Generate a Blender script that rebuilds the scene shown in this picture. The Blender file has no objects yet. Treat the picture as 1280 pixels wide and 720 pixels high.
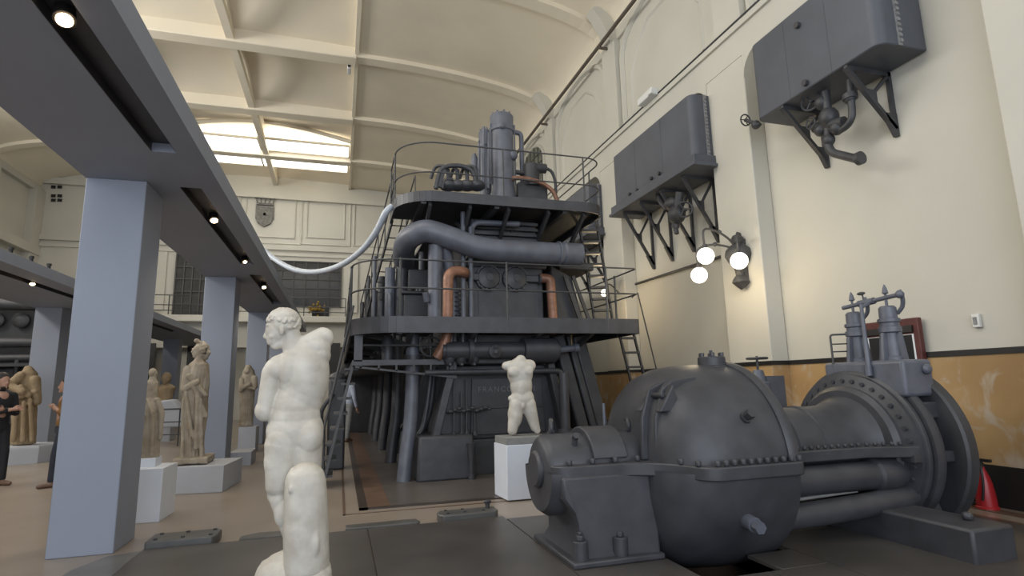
import bpy, bmesh, math, random
from math import sin, cos, pi, radians, sqrt, atan2, acos
from mathutils import Vector, Matrix, noise
V = Vector
S = bpy.context.scene
COL = S.collection
random.seed(7)

# ------------------------------------------------------------------ camera
H = 1.4
FPX, YAW, PIT, ROL = 703.12, radians(17.067), radians(9.676), radians(-1.302)
_F = V((sin(YAW)*cos(PIT), cos(YAW)*cos(PIT), sin(PIT)))
_r = V((cos(YAW), -sin(YAW), 0)); _u = _r.cross(_F)
_R = cos(ROL)*_r + sin(ROL)*_u; _U = -sin(ROL)*_r + cos(ROL)*_u
CAM = V((0, 0, H))
def P(px, py, ax, val):
    """world point on the plane axis=val that the photograph shows at (px,py)"""
    d = _F*FPX + _R*(px-640) + _U*(360-py)
    return CAM + d*((val-CAM[ax])/d[ax])
def PX(px, py, v): return P(px, py, 0, v)
def PY(px, py, v): return P(px, py, 1, v)
def PZ(px, py, v=0): return P(px, py, 2, v)
cam = bpy.data.cameras.new('camera'); camo = bpy.data.objects.new('camera', cam); COL.objects.link(camo)
cam.sensor_width = 36; cam.lens = FPX/1280*36; cam.clip_start = .05; cam.clip_end = 200
m = Matrix((_R, _U, -_F)).transposed().to_4x4(); m.translation = CAM
camo.matrix_world = m; S.camera = camo

# ------------------------------------------------------------------ materials
def mat(name, col, rough=.6, metal=0, var=.12, scale=4, bump=0, bscale=30, col2=None, spec=.5, detail=4):
    M = bpy.data.materials.new(name); M.use_nodes = True
    nt = M.node_tree; b = nt.nodes['Principled BSDF']
    b.inputs['Roughness'].default_value = rough; b.inputs['Metallic'].default_value = metal
    b.inputs['Specular IOR Level'].default_value = spec
    tc = nt.nodes.new('ShaderNodeTexCoord')
    nz = nt.nodes.new('ShaderNodeTexNoise'); nz.inputs['Scale'].default_value = scale; nz.inputs['Detail'].default_value = detail
    nt.links.new(tc.outputs['Object'], nz.inputs['Vector'])
    rp = nt.nodes.new('ShaderNodeValToRGB')
    c2 = col2 or [c*(1-var) for c in col]; c1 = col if col2 else [min(1, c*(1+var)) for c in col]
    rp.color_ramp.elements[0].position = .35; rp.color_ramp.elements[1].position = .65
    rp.color_ramp.elements[0].color = (*c2, 1); rp.color_ramp.elements[1].color = (*c1, 1)
    nt.links.new(nz.outputs['Fac'], rp.inputs['Fac']); nt.links.new(rp.outputs['Color'], b.inputs['Base Color'])
    if bump:
        n2 = nt.nodes.new('ShaderNodeTexNoise'); n2.inputs['Scale'].default_value = bscale; n2.inputs['Detail'].default_value = 5
        nt.links.new(tc.outputs['Object'], n2.inputs['Vector'])
        bp = nt.nodes.new('ShaderNodeBump'); bp.inputs['Strength'].default_value = bump; bp.inputs['Distance'].default_value = .02
        nt.links.new(n2.outputs['Fac'], bp.inputs['Height']); nt.links.new(bp.outputs['Normal'], b.inputs['Normal'])
    return M
def emat(name, col, strength):
    M = bpy.data.materials.new(name); M.use_nodes = True
    b = M.node_tree.nodes['Principled BSDF']
    b.inputs['Base Color'].default_value = (*col, 1)
    b.inputs['Emission Color'].default_value = (*col, 1); b.inputs['Emission Strength'].default_value = strength
    return M
WALL = mat('cream_plaster', (.555, .535, .47), .85, var=.04, scale=.6, bump=.05, bscale=8)
CEIL = mat('ceiling_plaster', (.80, .725, .585), .9, var=.05, scale=.4)
GREY = mat('grey_blue_paint', (.27, .295, .36), .6, var=.03, scale=1)
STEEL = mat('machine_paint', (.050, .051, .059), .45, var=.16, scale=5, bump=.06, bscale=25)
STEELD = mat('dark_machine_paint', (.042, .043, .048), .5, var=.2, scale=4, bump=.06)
STEELB = mat('blue_grey_pipe_paint', (.105, .113, .14), .42, var=.14, scale=5, bump=.04)
IRON = mat('railing_iron', (.055, .055, .058), .5, var=.2, scale=8)
TANKM = mat('tank_paint', (.076, .083, .102), .5, var=.08, scale=2)
COPPER = mat('copper_pipe', (.25, .125, .08), .45, metal=.25, var=.2, scale=9)
BRASS = mat('brass', (.22, .15, .07), .45, metal=.6)
RIVET = mat('pale_rivet_paint', (.22, .22, .225), .5, var=.2, scale=20)  # paler than the tank paint so the rivets show
CHANNEL = mat('dark_channel_paint', (.045, .043, .048), .5, var=.1)
PIPEB = mat('brown_pipe_paint', (.10, .08, .065), .5, var=.15)
MARBLE = mat('white_marble', (.64, .61, .545), .55, var=.1, scale=7, bump=.12, bscale=40, col2=(.50, .46, .40), detail=6)
STONE = mat('weathered_marble', (.40, .345, .27), .75, scale=5, bump=.3, bscale=22, col2=(.27, .22, .16), detail=7)
STONEY = mat('ochre_stone', (.36, .27, .165), .8, scale=5, bump=.3, bscale=22, col2=(.27, .195, .115), detail=7)
PLINTH = mat('pale_plinth_paint', (.46, .475, .52), .6, var=.02)
PLINTHW = mat('white_plinth_paint', (.66, .70, .78), .5, var=.02)
SLAB = mat('grey_stone_slab', (.24, .24, .235), .6, var=.1, scale=12)
FLOORM = mat('travertine_floor', (.30, .252, .208), .3, var=.2, scale=1.1, col2=(.25, .205, .165), detail=8)
STEELF = mat('steel_plate_floor', (.068, .062, .058), .36, var=.2, scale=1.3, bump=.04, bscale=60)
STEELC = mat('steel_cover', (.085, .083, .08), .4, var=.15, scale=6)
STEELR = mat('steel_ramp', (.14, .138, .138), .35, var=.15, scale=3)
INLAY = mat('dark_inlay', (.055, .042, .035), .35, var=.15)
MAT_ = mat('machine_bed_tiles', (.105, .092, .083), .35, var=.15, scale=2)
BROWN = mat('brown_inlay', (.135, .085, .06), .35, var=.15)
BLACK = mat('black_trim', (.016, .015, .015), .45, var=.1)
RED = mat('red_paint', (.38, .018, .022), .35, var=.1)
MAROON = mat('maroon_wood', (.09, .022, .02), .5, var=.2, scale=9)
WHITE = mat('white_plastic', (.7, .7, .68), .5, var=.02)
HOSEM = mat('silver_hose', (.46, .50, .56), .35, var=.1, scale=20)
GLASSR = mat('rough_dark_glass', (.05, .048, .047), .6, var=.2, spec=.3)  # rougher copy of the dark glass, mutes the reflection of an area light
GLASSG = mat('dusty_green_glass', (.13, .14, .115), .3, var=.4, scale=2)
GLASSD = mat('dark_glass', (.035, .035, .036), .16, var=.15, spec=.4)
MULL = mat('dark_mullion', (.045, .042, .04), .5, var=.1)
CREST = mat('grey_crest_stone', (.17, .165, .15), .8, var=.3, scale=9, bump=.3)
SKIN = mat('skin', (.42, .24, .17), .55, var=.08, scale=9)
HAIR = mat('dark_hair', (.025, .018, .015), .6, var=.3, scale=30)
CLOTHB = mat('black_cloth', (.014, .015, .018), .85, var=.2, scale=9)
CLOTHM = mat('mustard_cloth', (.20, .105, .035), .85, var=.15, scale=9)
CLOTHN = mat('navy_cloth', (.02, .023, .035), .85, var=.2, scale=9)
CLOTHW = mat('pale_blue_cloth', (.42, .46, .56), .85, var=.1, scale=9)
SHOE = mat('brown_leather', (.13, .075, .05), .5, var=.2)
YELLOW = mat('yellow_flowers', (.32, .2, .03), .7, var=.2, scale=20)
LETTER = mat('raised_lettering_paint', (.15, .155, .165), .5, var=.05)
GLOW = emat('lamp_glass', (1, .93, .80), 3)
SPOT = emat('spotlight_lens', (1, .70, .42), 12)
SKYG = emat('skylight_glass', (1, .98, .93), 3)
def dado_mat():
    M = mat('ochre_marble', (.47, .31, .15), .35, var=.3, scale=1.3, col2=(.36, .225, .10), detail=9)
    nt = M.node_tree; b = nt.nodes['Principled BSDF']
    tc = [n for n in nt.nodes if n.type == 'TEX_COORD'][0]; rp = [n for n in nt.nodes if n.type == 'VALTORGB'][0]
    n = nt.nodes.new('ShaderNodeTexNoise'); n.inputs['Scale'].default_value = 1.7; n.inputs['Detail'].default_value = 8; n.inputs['Distortion'].default_value = 2.2
    nt.links.new(tc.outputs['Object'], n.inputs['Vector'])
    r2 = nt.nodes.new('ShaderNodeValToRGB'); r2.color_ramp.elements[0].position = .54; r2.color_ramp.elements[1].position = .68
    nt.links.new(n.outputs['Fac'], r2.inputs['Fac'])
    mx = nt.nodes.new('ShaderNodeMix'); mx.data_type = 'RGBA'
    nt.links.new(r2.outputs['Color'], mx.inputs['Factor']); nt.links.new(rp.outputs['Color'], mx.inputs['A'])
    mx.inputs['B'].default_value = (.46, .38, .29, 1)
    nt.links.new(mx.outputs['Result'], b.inputs['Base Color'])
    return M
DADO = dado_mat()

# ------------------------------------------------------------------ mesh builder
def basis(ax):
    ax = V(ax).normalized()
    t = V((0, 0, 1)) if abs(ax.z) < .9 else V((1, 0, 0))
    u = t.cross(ax).normalized(); return u, ax.cross(u), ax
class MB:
    def __init__(s): s.v = []; s.f = []
    def add(s, vs, fs):
        o = len(s.v); s.v += [V(p) for p in vs]; s.f += [tuple(i+o for i in f) for f in fs]; return s
    def box(s, x0, x1, y0, y1, z0, z1):
        vs = [(x, y, z) for x in (x0, x1) for y in (y0, y1) for z in (z0, z1)]
        return s.add(vs, [(0,1,3,2),(4,6,7,5),(0,4,5,1),(2,3,7,6),(0,2,6,4),(1,5,7,3)])
    def hexa(s, b, t):           # bottom quad, top quad (same order)
        return s.add(list(b)+list(t), [(3,2,1,0),(4,5,6,7)]+[(i,(i+1)%4,4+(i+1)%4,4+i) for i in range(4)])
    def bar(s, p0, p1, w, h, up=(0,0,1)):
        p0, p1 = V(p0), V(p1); d = (p1-p0).normalized(); a = V(up).cross(d)
        if a.length < 1e-4: a = V((1,0,0))
        a.normalize(); b = d.cross(a)
        q = [(-1,-1),(1,-1),(1,1),(-1,1)]
        return s.hexa([p0+a*(i*w/2)+b*(j*h/2) for i, j in q], [p1+a*(i*w/2)+b*(j*h/2) for i, j in q])
    def cyl(s, p0, p1, r0, r1=None, n=16):
        p0, p1 = V(p0), V(p1); r1 = r0 if r1 is None else r1
        u, w, d = basis(p1-p0)
        vs = [p0+(u*cos(2*pi*i/n)+w*sin(2*pi*i/n))*r0 for i in range(n)]+[p1+(u*cos(2*pi*i/n)+w*sin(2*pi*i/n))*r1 for i in range(n)]
        return s.add(vs, [(i,(i+1)%n,n+(i+1)%n,n+i) for i in range(n)]+[tuple(range(n-1,-1,-1)), tuple(range(n,2*n))])
    def tube(s, pts, r, n=10, closed=False):
        pts = [V(p) for p in pts]; m = len(pts); rs = r if isinstance(r, (list, tuple)) else [r]*m
        vs = []; u = None
        for i, p in enumerate(pts):
            a = pts[i-1] if (i or closed) else p; b = pts[(i+1) % m] if (i < m-1 or closed) else p
            d = (b-a).normalized()
            if u is None: u = basis(d)[0]
            u = (u-d*u.dot(d)).normalized(); w = d.cross(u)
            vs += [p+(u*cos(2*pi*k/n)+w*sin(2*pi*k/n))*rs[i] for k in range(n)]
        fs = []
        for i in range(m if closed else m-1):
            j = (i+1) % m
            fs += [(i*n+k, i*n+(k+1)%n, j*n+(k+1)%n, j*n+k) for k in range(n)]
        if not closed: fs += [tuple(range(n-1,-1,-1)), tuple(range((m-1)*n, m*n))]
        return s.add(vs, fs)
    def lathe(s, prof, org, ax=(0,0,1), n=32, a0=0, a1=2*pi, u=None, cap=True):
        org = V(org); uu, w, d = basis(ax)
        if u is not None: uu = V(u); w = d.cross(uu)
        full = abs(a1-a0-2*pi) < 1e-6; k = n if full else n+1
        vs = []
        for h, r in prof:
            vs += [org+d*h+(uu*cos(a0+(a1-a0)*i/n)+w*sin(a0+(a1-a0)*i/n))*r for i in range(k)]
        fs = []
        for j in range(len(prof)-1):
            for i in range(n):
                i2 = (i+1) % k
                fs.append((j*k+i, j*k+i2, (j+1)*k+i2, (j+1)*k+i))
        if cap and full:
            fs += [tuple(range(k-1,-1,-1)), tuple(range((len(prof)-1)*k, len(prof)*k))]
        return s.add(vs, fs)
    def ell(s, c, r, rot=None, nu=20, nv=12):
        c = V(c); r = (r, r, r) if not isinstance(r, (tuple, list)) else r
        M = rot or Matrix.Identity(3)
        vs = [c+M@V((0,0,-r[2]))]
        for j in range(1, nv):
            ph = -pi/2+pi*j/nv
            vs += [c+M@V((r[0]*cos(ph)*cos(2*pi*i/nu), r[1]*cos(ph)*sin(2*pi*i/nu), r[2]*sin(ph))) for i in range(nu)]
        vs.append(c+M@V((0,0,r[2]))); L = len(vs)-1
        fs = [(0, 1+(i+1)%nu, 1+i) for i in range(nu)]
        for j in range(nv-2):
            fs += [(1+j*nu+i, 1+j*nu+(i+1)%nu, 1+(j+1)*nu+(i+1)%nu, 1+(j+1)*nu+i) for i in range(nu)]
        fs += [(L, 1+(nv-2)*nu+i, 1+(nv-2)*nu+(i+1)%nu) for i in range(nu)]
        return s.add(vs, fs)
    def cap(s, p0, p1, r0, r1=None, n=18):   # rounded tapered limb
        p0, p1 = V(p0), V(p1); r1 = r0 if r1 is None else r1
        L = (p1-p0).length
        if L < 1e-5: return s.ell(p0, r0)
        prof = [(-r0*cos(a), r0*sin(a)) for a in [pi/2*k/5 for k in range(6)]]+[(L+r1*sin(a), r1*cos(a)) for a in [pi/2*k/5 for k in range(6)]]
        prof = [(h, max(r, 1e-4)) for h, r in prof]
        return s.lathe(prof, p0, p1-p0, n)
    def prism(s, poly, fn, t0, t1):         # poly 2d points, fn(a,b,t)->3d
        n = len(poly)
        return s.add([fn(a, b, t0) for a, b in poly]+[fn(a, b, t1) for a, b in poly],
                     [(i,(i+1)%n,n+(i+1)%n,n+i) for i in range(n)]+[tuple(range(n-1,-1,-1)), tuple(range(n,2*n))])
    def grid(s, fn, nu, nv, cu=False):
        k = nu if cu else nu+1
        vs = [fn(i/nu, j/nv) for j in range(nv+1) for i in range(k)]
        return s.add(vs, [(j*k+i, j*k+(i+1)%k, (j+1)*k+(i+1)%k, (j+1)*k+i) for j in range(nv) for i in range(nu)])
    def torus(s, c, ax, R, r, n=32, k=8):
        u, w, d = basis(ax); c = V(c)
        return s.tube([c+(u*cos(2*pi*i/n)+w*sin(2*pi*i/n))*R for i in range(n)], r, k, True)
    def bolts(s, pts, ax, r, h, n=6):
        ax = V(ax).normalized()
        for p in pts: s.cyl(V(p), V(p)+ax*h, r, n=n)
        return s
BASE = {}
def build(name, mb, mt, parent=None, loc=None, bevel=0, seg=2, remesh=0, smooth=0, disp=0, ang=38, dscale=.06):
    base = BASE[parent.name] if parent else V(loc or (0,0,0))
    me = bpy.data.meshes.new(name)
    me.from_pydata([p-base for p in mb.v], [], mb.f); me.update()
    bm = bmesh.new(); bm.from_mesh(me)
    bmesh.ops.recalc_face_normals(bm, faces=bm.faces)
    for f in bm.faces: f.smooth = True
    for e in bm.edges:
        if len(e.link_faces) == 2 and e.calc_face_angle(0) > radians(ang): e.smooth = False
    bm.to_mesh(me); bm.free()
    me.materials.append(mt)
    o = bpy.data.objects.new(name, me); COL.objects.link(o)
    if parent: o.parent = parent
    else: o.location = base
    BASE[o.name] = base
    if bevel:
        b = o.modifiers.new('bevel', 'BEVEL'); b.width = bevel; b.segments = seg; b.limit_method = 'ANGLE'; b.angle_limit = radians(40)
    if remesh:
        r = o.modifiers.new('remesh', 'REMESH'); r.mode = 'VOXEL'; r.voxel_size = remesh; r.use_smooth_shade = True
    if smooth:
        r = o.modifiers.new('smooth', 'SMOOTH'); r.iterations = smooth; r.factor = .5
    if disp:
        t = bpy.data.textures.new(name, 'CLOUDS'); t.noise_scale = dscale
        d = o.modifiers.new('weathering', 'DISPLACE'); d.texture = t; d.strength = disp; d.mid_level = .5
    return o
def tag(o, label, cat, group=None, kind=None):
    if label: o['label'] = label
    if cat: o['category'] = cat
    if group: o['group'] = group
    if kind: o['kind'] = kind
    return o
def thing(name, label, cat, loc=(0,0,0), group=None):
    o = bpy.data.objects.new(name, None); COL.objects.link(o); o.location = loc; o.empty_display_size = .2
    BASE[o.name] = V(loc); return tag(o, label, cat, group)
def solo(name, mb, mt, label, cat, loc, group=None, **k): return tag(build(name, mb, mt, None, loc, **k), label, cat, group)
def struct(name, mb, mt, parent=None, **k):
    o = build(name, mb, mt, parent, **k)
    if not parent: o['kind'] = 'structure'
    return o
def dup(root, loc, label, group=None):
    r = root.copy(); COL.objects.link(r); r.location = loc; r['label'] = label
    if group: r['group'] = group
    for c in list(root.children):
        d = c.copy(); COL.objects.link(d); d.parent = r
        for g in c.children:
            e = g.copy(); COL.objects.link(e); e.parent = d
    return r
def crv(pts, n=8):               # Catmull-Rom through points
    pts = [V(p) for p in pts]; out = []
    for i in range(len(pts)-1):
        a, b, c, d = pts[max(i-1,0)], pts[i], pts[i+1], pts[min(i+2,len(pts)-1)]
        for k in range(n):
            t = k/n; out.append(.5*((2*b)+(c-a)*t+(2*a-5*b+4*c-d)*t*t+(3*b-a-3*c+d)*t**3))
    return out+[pts[-1]]
def rnd(pts, r, n=5):            # polyline with rounded corners
    pts = [V(p) for p in pts]; out = [pts[0]]
    for i in range(1, len(pts)-1):
        p = pts[i]; a = (pts[i-1]-p); b = (pts[i+1]-p); q = min(r, a.length*.49, b.length*.49)
        A = p+a.normalized()*q; B = p+b.normalized()*q
        for k in range(n+1):
            t = k/n; out.append(A*(1-t)**2+p*2*t*(1-t)+B*t*t)
    return out+[pts[-1]]
# ================================================================== SETTING
XW, XP, XL, YF, YB = 6.75, 6.42, -13.5, 30.0, -7.0
ZV, ZS = 11.9, 10.75          # lantern strip soffit, springing of the side vaults
XC0, XC1 = -6.9, .25
BAY = 4.55; PIL = [3.2+BAY*i for i in range(-2, 6)]
PX0, PX1, PY0, PY1 = 2.49, 3.54, 3.62, 5.60      # pit under the turbine casing
struct('floor', MB().box(XL, PX0, YB, YF, -.3, 0).box(PX1, XW, YB, YF, -.3, 0).box(PX0, PX1, YB, PY0, -.3, 0).box(PX0, PX1, PY1, YF, -.3, 0), FLOORM)
struct('floor_pit', MB().box(PX0-.1, PX1+.1, PY0-.1, PY1+.1, -1.6, -1.5).box(PX0-.1, PX0, PY0-.1, PY1+.1, -1.6, -.001).box(PX1, PX1+.1, PY0-.1, PY1+.1, -1.6, -.001).box(PX0, PX1, PY0-.1, PY0, -1.6, -.001).box(PX0, PX1, PY1, PY1+.1, -1.6, -.001), INLAY)
# machine bed inlays round the engine
struct('trim_1', MB().box(.34, 6.0, 7.12, 27, 0, .012), MAT_)
t = MB().box(.26, .36, 7.04, 27, 0, .015); t.box(.26, 6.0, 7.04, 7.12, 0, .015); struct('trim_2', t, INLAY)
t = MB().box(.36, .62, 7.12, 27, 0, .016); struct('trim_3', t, BROWN)
t = MB().box(.08, .11, 6.86, 27, 0, .006); t.box(.08, 6.0, 6.86, 6.89, 0, .006); struct('trim_4', t, BROWN)
t = MB().box(6.1, 6.16, -4, 27, 0, .008); t.box(6.4, 6.55, -4, 27, 0, .01); struct('trim_5', t, BROWN)
# steel plate floor in the foreground
n = 6
for a, b, c, d in ((-1.62, .30, 3.0, 6.02), (-1.62, .30, YB, 2.99), (.31, 1.69, 3.0, 6.02), (.31, 1.69, YB, 2.99), (1.70, PX0, YB, 5.9), (PX0+.005, 3.0, YB, PY0), (PX0+.005, 3.0, PY1, 5.9), (3.01, PX1, YB, PY0), (3.12, PX1, PY0+.004, 4.0), (PX1+.005, 6.0, YB, 4.42)):
    struct('trim_%d' % n, MB().box(a, b, c, d, 0, .03), STEELF, bevel=.004); n += 1
t = MB().prism([(-1.63, 6.02), (-1.63, YB), (-2.0, YB), (-2.0, 5.6), (-1.86, 5.95)], lambda a, b, t: V((a, b, t)), 0, .02)
struct('trim_%d' % n, t, STEELR); n += 1
# ---- right wall
struct('wall_right', MB().box(XW, XW+.4, YB, YF, 0, 12.4), WALL)
struct('baseboard_right', MB().box(XW-.05, XW, YB, YF, 0, .43), BLACK)
struct('trim_%d' % n, MB().box(XW-.03, XW, YB, YF, .43, 1.60), DADO); n += 1
struct('trim_%d' % n, MB().box(XW-.045, XW, YB, YF, 1.60, 1.665), BLACK); n += 1
for y in PIL:
    w = .5
    struct('trim_%d' % n, MB().box(XP, XW, y-w, y+w, 0, 6.85), WALL, bevel=.02); n += 1
    t = MB().box(XP-.02, XW, y-w-.02, y+w+.02, .43, 1.60); struct('trim_%d' % n, t, DADO); n += 1
    t = MB().box(XP-.035, XW, y-w-.035, y+w+.035, 1.60, 1.665); t.box(XP-.04, XW, y-w-.04, y+w+.04, 0, .43); struct('trim_%d' % n, t, BLACK); n += 1
    t = MB()
    for sg in (-1, 1):                       # rounded niche corners
        q = [(y+sg*w, 6.85), (y+sg*(w+.42), 6.85)]+[(y+sg*(w+.42-.42*sin(a)), 6.43+.42*cos(a)) for a in [pi/2*k/8 for k in range(9)]]
        t.prism(q, lambda a, b, t: V((t, a, b)), XP, XW)
    struct('trim_%d' % n, t, WALL); n += 1
    t = MB().box(XW-.16, XW, y-.36, y+.36, 7.45, 10.2)
    q = [(XW, 9.9)]+[(XW-.16-.5*(k/8)**2.2, 9.9+1.22*k/8) for k in range(9)]+[(XW, 11.4)]
    t.prism(q, lambda a, b, t: V((a, t, b)), y-.2, y+.2); struct('trim_%d' % n, t, WALL); n += 1
t = MB().box(XP, XW, YB, YF, 6.85, 7.40); t.box(XP-.05, XW, YB, YF, 7.34, 7.44); struct('trim_%d' % n, t, WALL); n += 1
struct('trim_%d' % n, MB().tube([(XP-.055, YB, 7.47), (XP-.055, YF, 7.47)], .018, 6), STEEL); n += 1
for i in range(len(PIL)-1):                  # arched panel mouldings, one per bay
    a, b = PIL[i]+.36, PIL[i+1]-.36; c = (a+b)/2
    def arch(ins, z0, zs, rise):
        h = (b-a)/2-ins
        return [V((XW-.01, c-h, z0)), V((XW-.01, c-h, zs))]+[V((XW-.01, c-h*cos(pi*k/16), zs+rise*sin(pi*k/16))) for k in range(1, 16)]+[V((XW-.01, c+h, zs)), V((XW-.01, c+h, z0))]
    t = MB().tube(arch(.12, 7.5, 9.55, .95), .085, 6); struct('trim_%d' % n, t, WALL); n += 1
    if abs(c-(PIL[5]+PIL[6])/2) < .1:
        ol = arch(.5, 7.75, 9.3, .85)
        w = thing('window_1', None, None, (XW, c, 7.7)); w['kind'] = 'structure'
        build('pane', MB().prism([(p.y, p.z) for p in ol], lambda u, v, t: V((t, u, v)), XW-.02, XW), GLASSG, w)
        g = MB()
        for k in range(-3, 4): g.box(XW-.045, XW-.015, c+k*.42-.015, c+k*.42+.015, 7.75, 9.3+.8*sqrt(max(0, 1-(k*.42/1.45)**2)))
        for k in range(1, 6): g.box(XW-.045, XW-.015, c-1.42+.02*k, c+1.42-.02*k, 7.75+k*.38-.012, 7.75+k*.38+.012)
        build('glazing_bars', g, MULL, w); build('frame', MB().tube(ol, .06, 6), WALL, w)
    else:
        q = [(-1.4, 7.85), (-1.4, 8.9), (-1.05, 9.45), (-.5, 9.85), (.5, 9.85), (1.05, 9.45), (1.4, 8.9), (1.4, 7.85)]
        struct('trim_%d' % n, MB().tube([V((XW, c+u, v)) for u, v in q], .045, 4), WALL); n += 1
# ---- ceiling: lantern strip with shallow vaults between cross beams, barrel vaults to the sides
RIB = [y for y in [12.85+4.4*i for i in range(-4, 4)]]
def lant(u, v):
    x = XC0+(XC1-XC0)*u; y = YB+(YF-YB)*v
    k = ((y-RIB[0]) % 4.4)/4.4
    return V((x, y, ZV+.12+.55*sin(pi*k)*(.35+.65*sin(pi*u))))
struct('ceiling', MB().grid(lant, 16, 100), CEIL)
def prof(t): return (XC1+(XW-XC1)*sin(t*pi/2), ZS-.15+(ZV-ZS+.15)*cos(t*pi/2)**.8 if t < 1 else ZS-.15)
def vault(sg):
    xc = (XC0+XC1)/2
    def f(u, v):
        x, z = prof(v); return V((xc+sg*(x-xc), YB+(YF-YB)*u, z))
    return f
struct('trim_%d' % n, MB().grid(vault(1), 4, 18), CEIL); n += 1
def vaultL(u, v):
    t = v; x = XC0-(XC0-XL)*sin(t*pi/2); z = prof(t)[1]
    return V((x, YB+(YF-YB)*u, z))
struct('trim_%d' % n, MB().grid(vaultL, 4, 18), CEIL); n += 1
struct('trim_%d' % n, MB().box(XC1-.06, XC1+.06, YB, YF, ZV-.08, ZV+.5), CEIL); n += 1
struct('trim_%d' % n, MB().box(XC0-.06, XC0+.06, YB, YF, ZV-.08, ZV+.5), CEIL); n += 1
XM = -3.4
struct('trim_%d' % n, MB().box(XM-.11, XM+.11, YB, YF, ZV-.16, ZV+.08), CEIL); n += 1
for y in RIB:
    struct('trim_%d' % n, MB().box(XC0, XC1, y-.24, y+.24, ZV-.22, ZV+.3), CEIL, bevel=.03); n += 1
    for sgn in (1, -1):
        pts = []
        for k in range(15):
            t = k/14; x, z = prof(t)
            if sgn < 0: x = XC0-(XC0-XL)*sin(t*pi/2)
            pts.append((x, z))
        q = pts+[(x-(.0 if k == 0 else .0), z-.13) for k, (x, z) in list(enumerate(pts))[::-1]]
        t = MB()
        for k in range(14):
            (x0, z0), (x1, z1) = pts[k], pts[k+1]
            t.hexa([(x0, y-.2, z0-.14), (x1, y-.2, z1-.14), (x1, y+.2, z1-.14), (x0, y+.2, z0-.14)], [(x0, y-.2, z0+.05), (x1, y-.2, z1+.05), (x1, y+.2, z1+.05), (x0, y+.2, z0+.05)])
        struct('trim_%d' % n, t, CEIL); n += 1
    t = MB()
    pp = [V((XM, y+4.4*k/16, ZV+.04+.53*sin(pi*k/16))) for k in range(17)]
    t.tube(pp, .09, 6); struct('trim_%d' % n, t, CEIL); n += 1
# skylight panes at the end of the lantern
zs = 11.98
for i, (a, b, c, d) in enumerate((((248,165), (323,172), (325,190), (262,183)), ((327,172), (436,181), (434,192), (328,187)),
                                  ((262,190), (325,193), (326,205), (272,200)), ((329,193), (434,201), (434,213), (331,206)))):
    p = [PZ(q[0], q[1], zs) for q in (a, b, c, d)]
    x0 = min(p[0].x, p[3].x); x1 = max(p[1].x, p[2].x); y1 = (p[2].y+p[3].y)/2; y0 = (p[0].y+p[1].y)/2
    o = struct('window_%d' % (i+2), MB().box(x0, x1, y0, y1, zs-.05, zs), SKYG)
    build('frame', MB().box(x0-.05, x1+.05, y0-.06, y0, zs-.1, zs).box(x0-.05, x1+.05, y1, y1+.06, zs-.1, zs).box(x0-.06, x0, y0, y1, zs-.1, zs).box(x1, x1+.06, y0, y1, zs-.1, zs), CEIL, o)
t = MB().tube([V((XC0+(XC1-XC0)*k/24, 24.2, 12.0+.5*sin(pi*k/24))) for k in range(25)], .09, 6); struct('trim_%d' % n, t, CEIL); n += 1
# ---- far wall
struct('wall_far', MB().box(XL, XW, YF, YF+.4, 0, 12.8), WALL)
def panel(x0, y0, x1, y1, r=.06):            # rectangular moulding measured on the far wall
    a, b = PY(x0, y0, YF), PY(x1, y1, YF)
    return MB().tube([V((a.x, YF, a.z)), V((b.x, YF, a.z)), V((b.x, YF, b.z)), V((a.x, YF, b.z))], r, 6, True)
for q in ((302, 232, 375, 306), (309, 240, 368, 298), (379, 238, 437, 308), (385, 246, 430, 299), (444, 242, 500, 310)):
    struct('trim_%d' % n, panel(*q, .07), WALL); n += 1
for z0, z1, d in ((11.0, 11.3, .22), (11.3, 11.75, .12), (8.35, 8.6, .14), (8.05, 8.2, .08)):
    struct('trim_%d' % n, MB().box(XL, XW, YF-d, YF, z0, z1), WALL); n += 1
for px in (441, 296, 200):
    a = PY(px, 350, YF).x; struct('trim_%d' % n, MB().box(a-.25, a+.25, YF-.12, YF, 5.2, 8.0), WALL); n += 1
def glazed(nm, x0, y0, x1, y1, nx, nz, gl=GLASSD):
    a, b = PY(x0, y0, YF), PY(x1, y1, YF); w = thing(nm, None, None, (a.x, YF, b.z)); w['kind'] = 'structure'
    build('pane', MB().box(a.x, b.x, YF-.06, YF-.03, b.z, a.z), gl, w)
    t = MB()
    for k in range(nx+1): x = a.x+(b.x-a.x)*k/nx; t.box(x-.03, x+.03, YF-.12, YF-.03, b.z, a.z)
    for k in range(nz+1): z = b.z+(a.z-b.z)*k/nz; t.box(a.x-.03, b.x+.03, YF-.11, YF-.03, z-.03, z+.03)
    build('glazing_bars', t, MULL, w)
glazed('window_6', 222, 318, 258, 396, 4, 5, GLASSR); glazed('window_7', 338, 326, 425, 384, 6, 5)
a, b = PY(391, 384, YF), PY(411, 400, YF)
struct('door_1', MB().box(a.x, b.x, YF-.08, YF-.02, b.z-.2, a.z), BLACK)
# balcony on the far wall
struct('trim_%d' % n, MB().box(-13.4, .25, 28.7, YF, 4.55, 4.85), WALL, bevel=.03); n += 1
struct('trim_%d' % n, MB().box(-13.4, 1.5, 29.4, YF, 3.4, 4.55), WALL); n += 1
for a, b in (((404, 420), (424, 470)), ((140, 412), (186, 540)), ((236, 420), (262, 540))):
    p, q = PY(*a, 29.4), PY(*b, 29.4); struct('door_%d' % (2+int(a[0] < 200)+2*int(a[0] == 236)), MB().box(p.x, q.x, 29.34, 29.4, max(0, q.z), min(p.z, 3.6)), BLACK)
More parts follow.
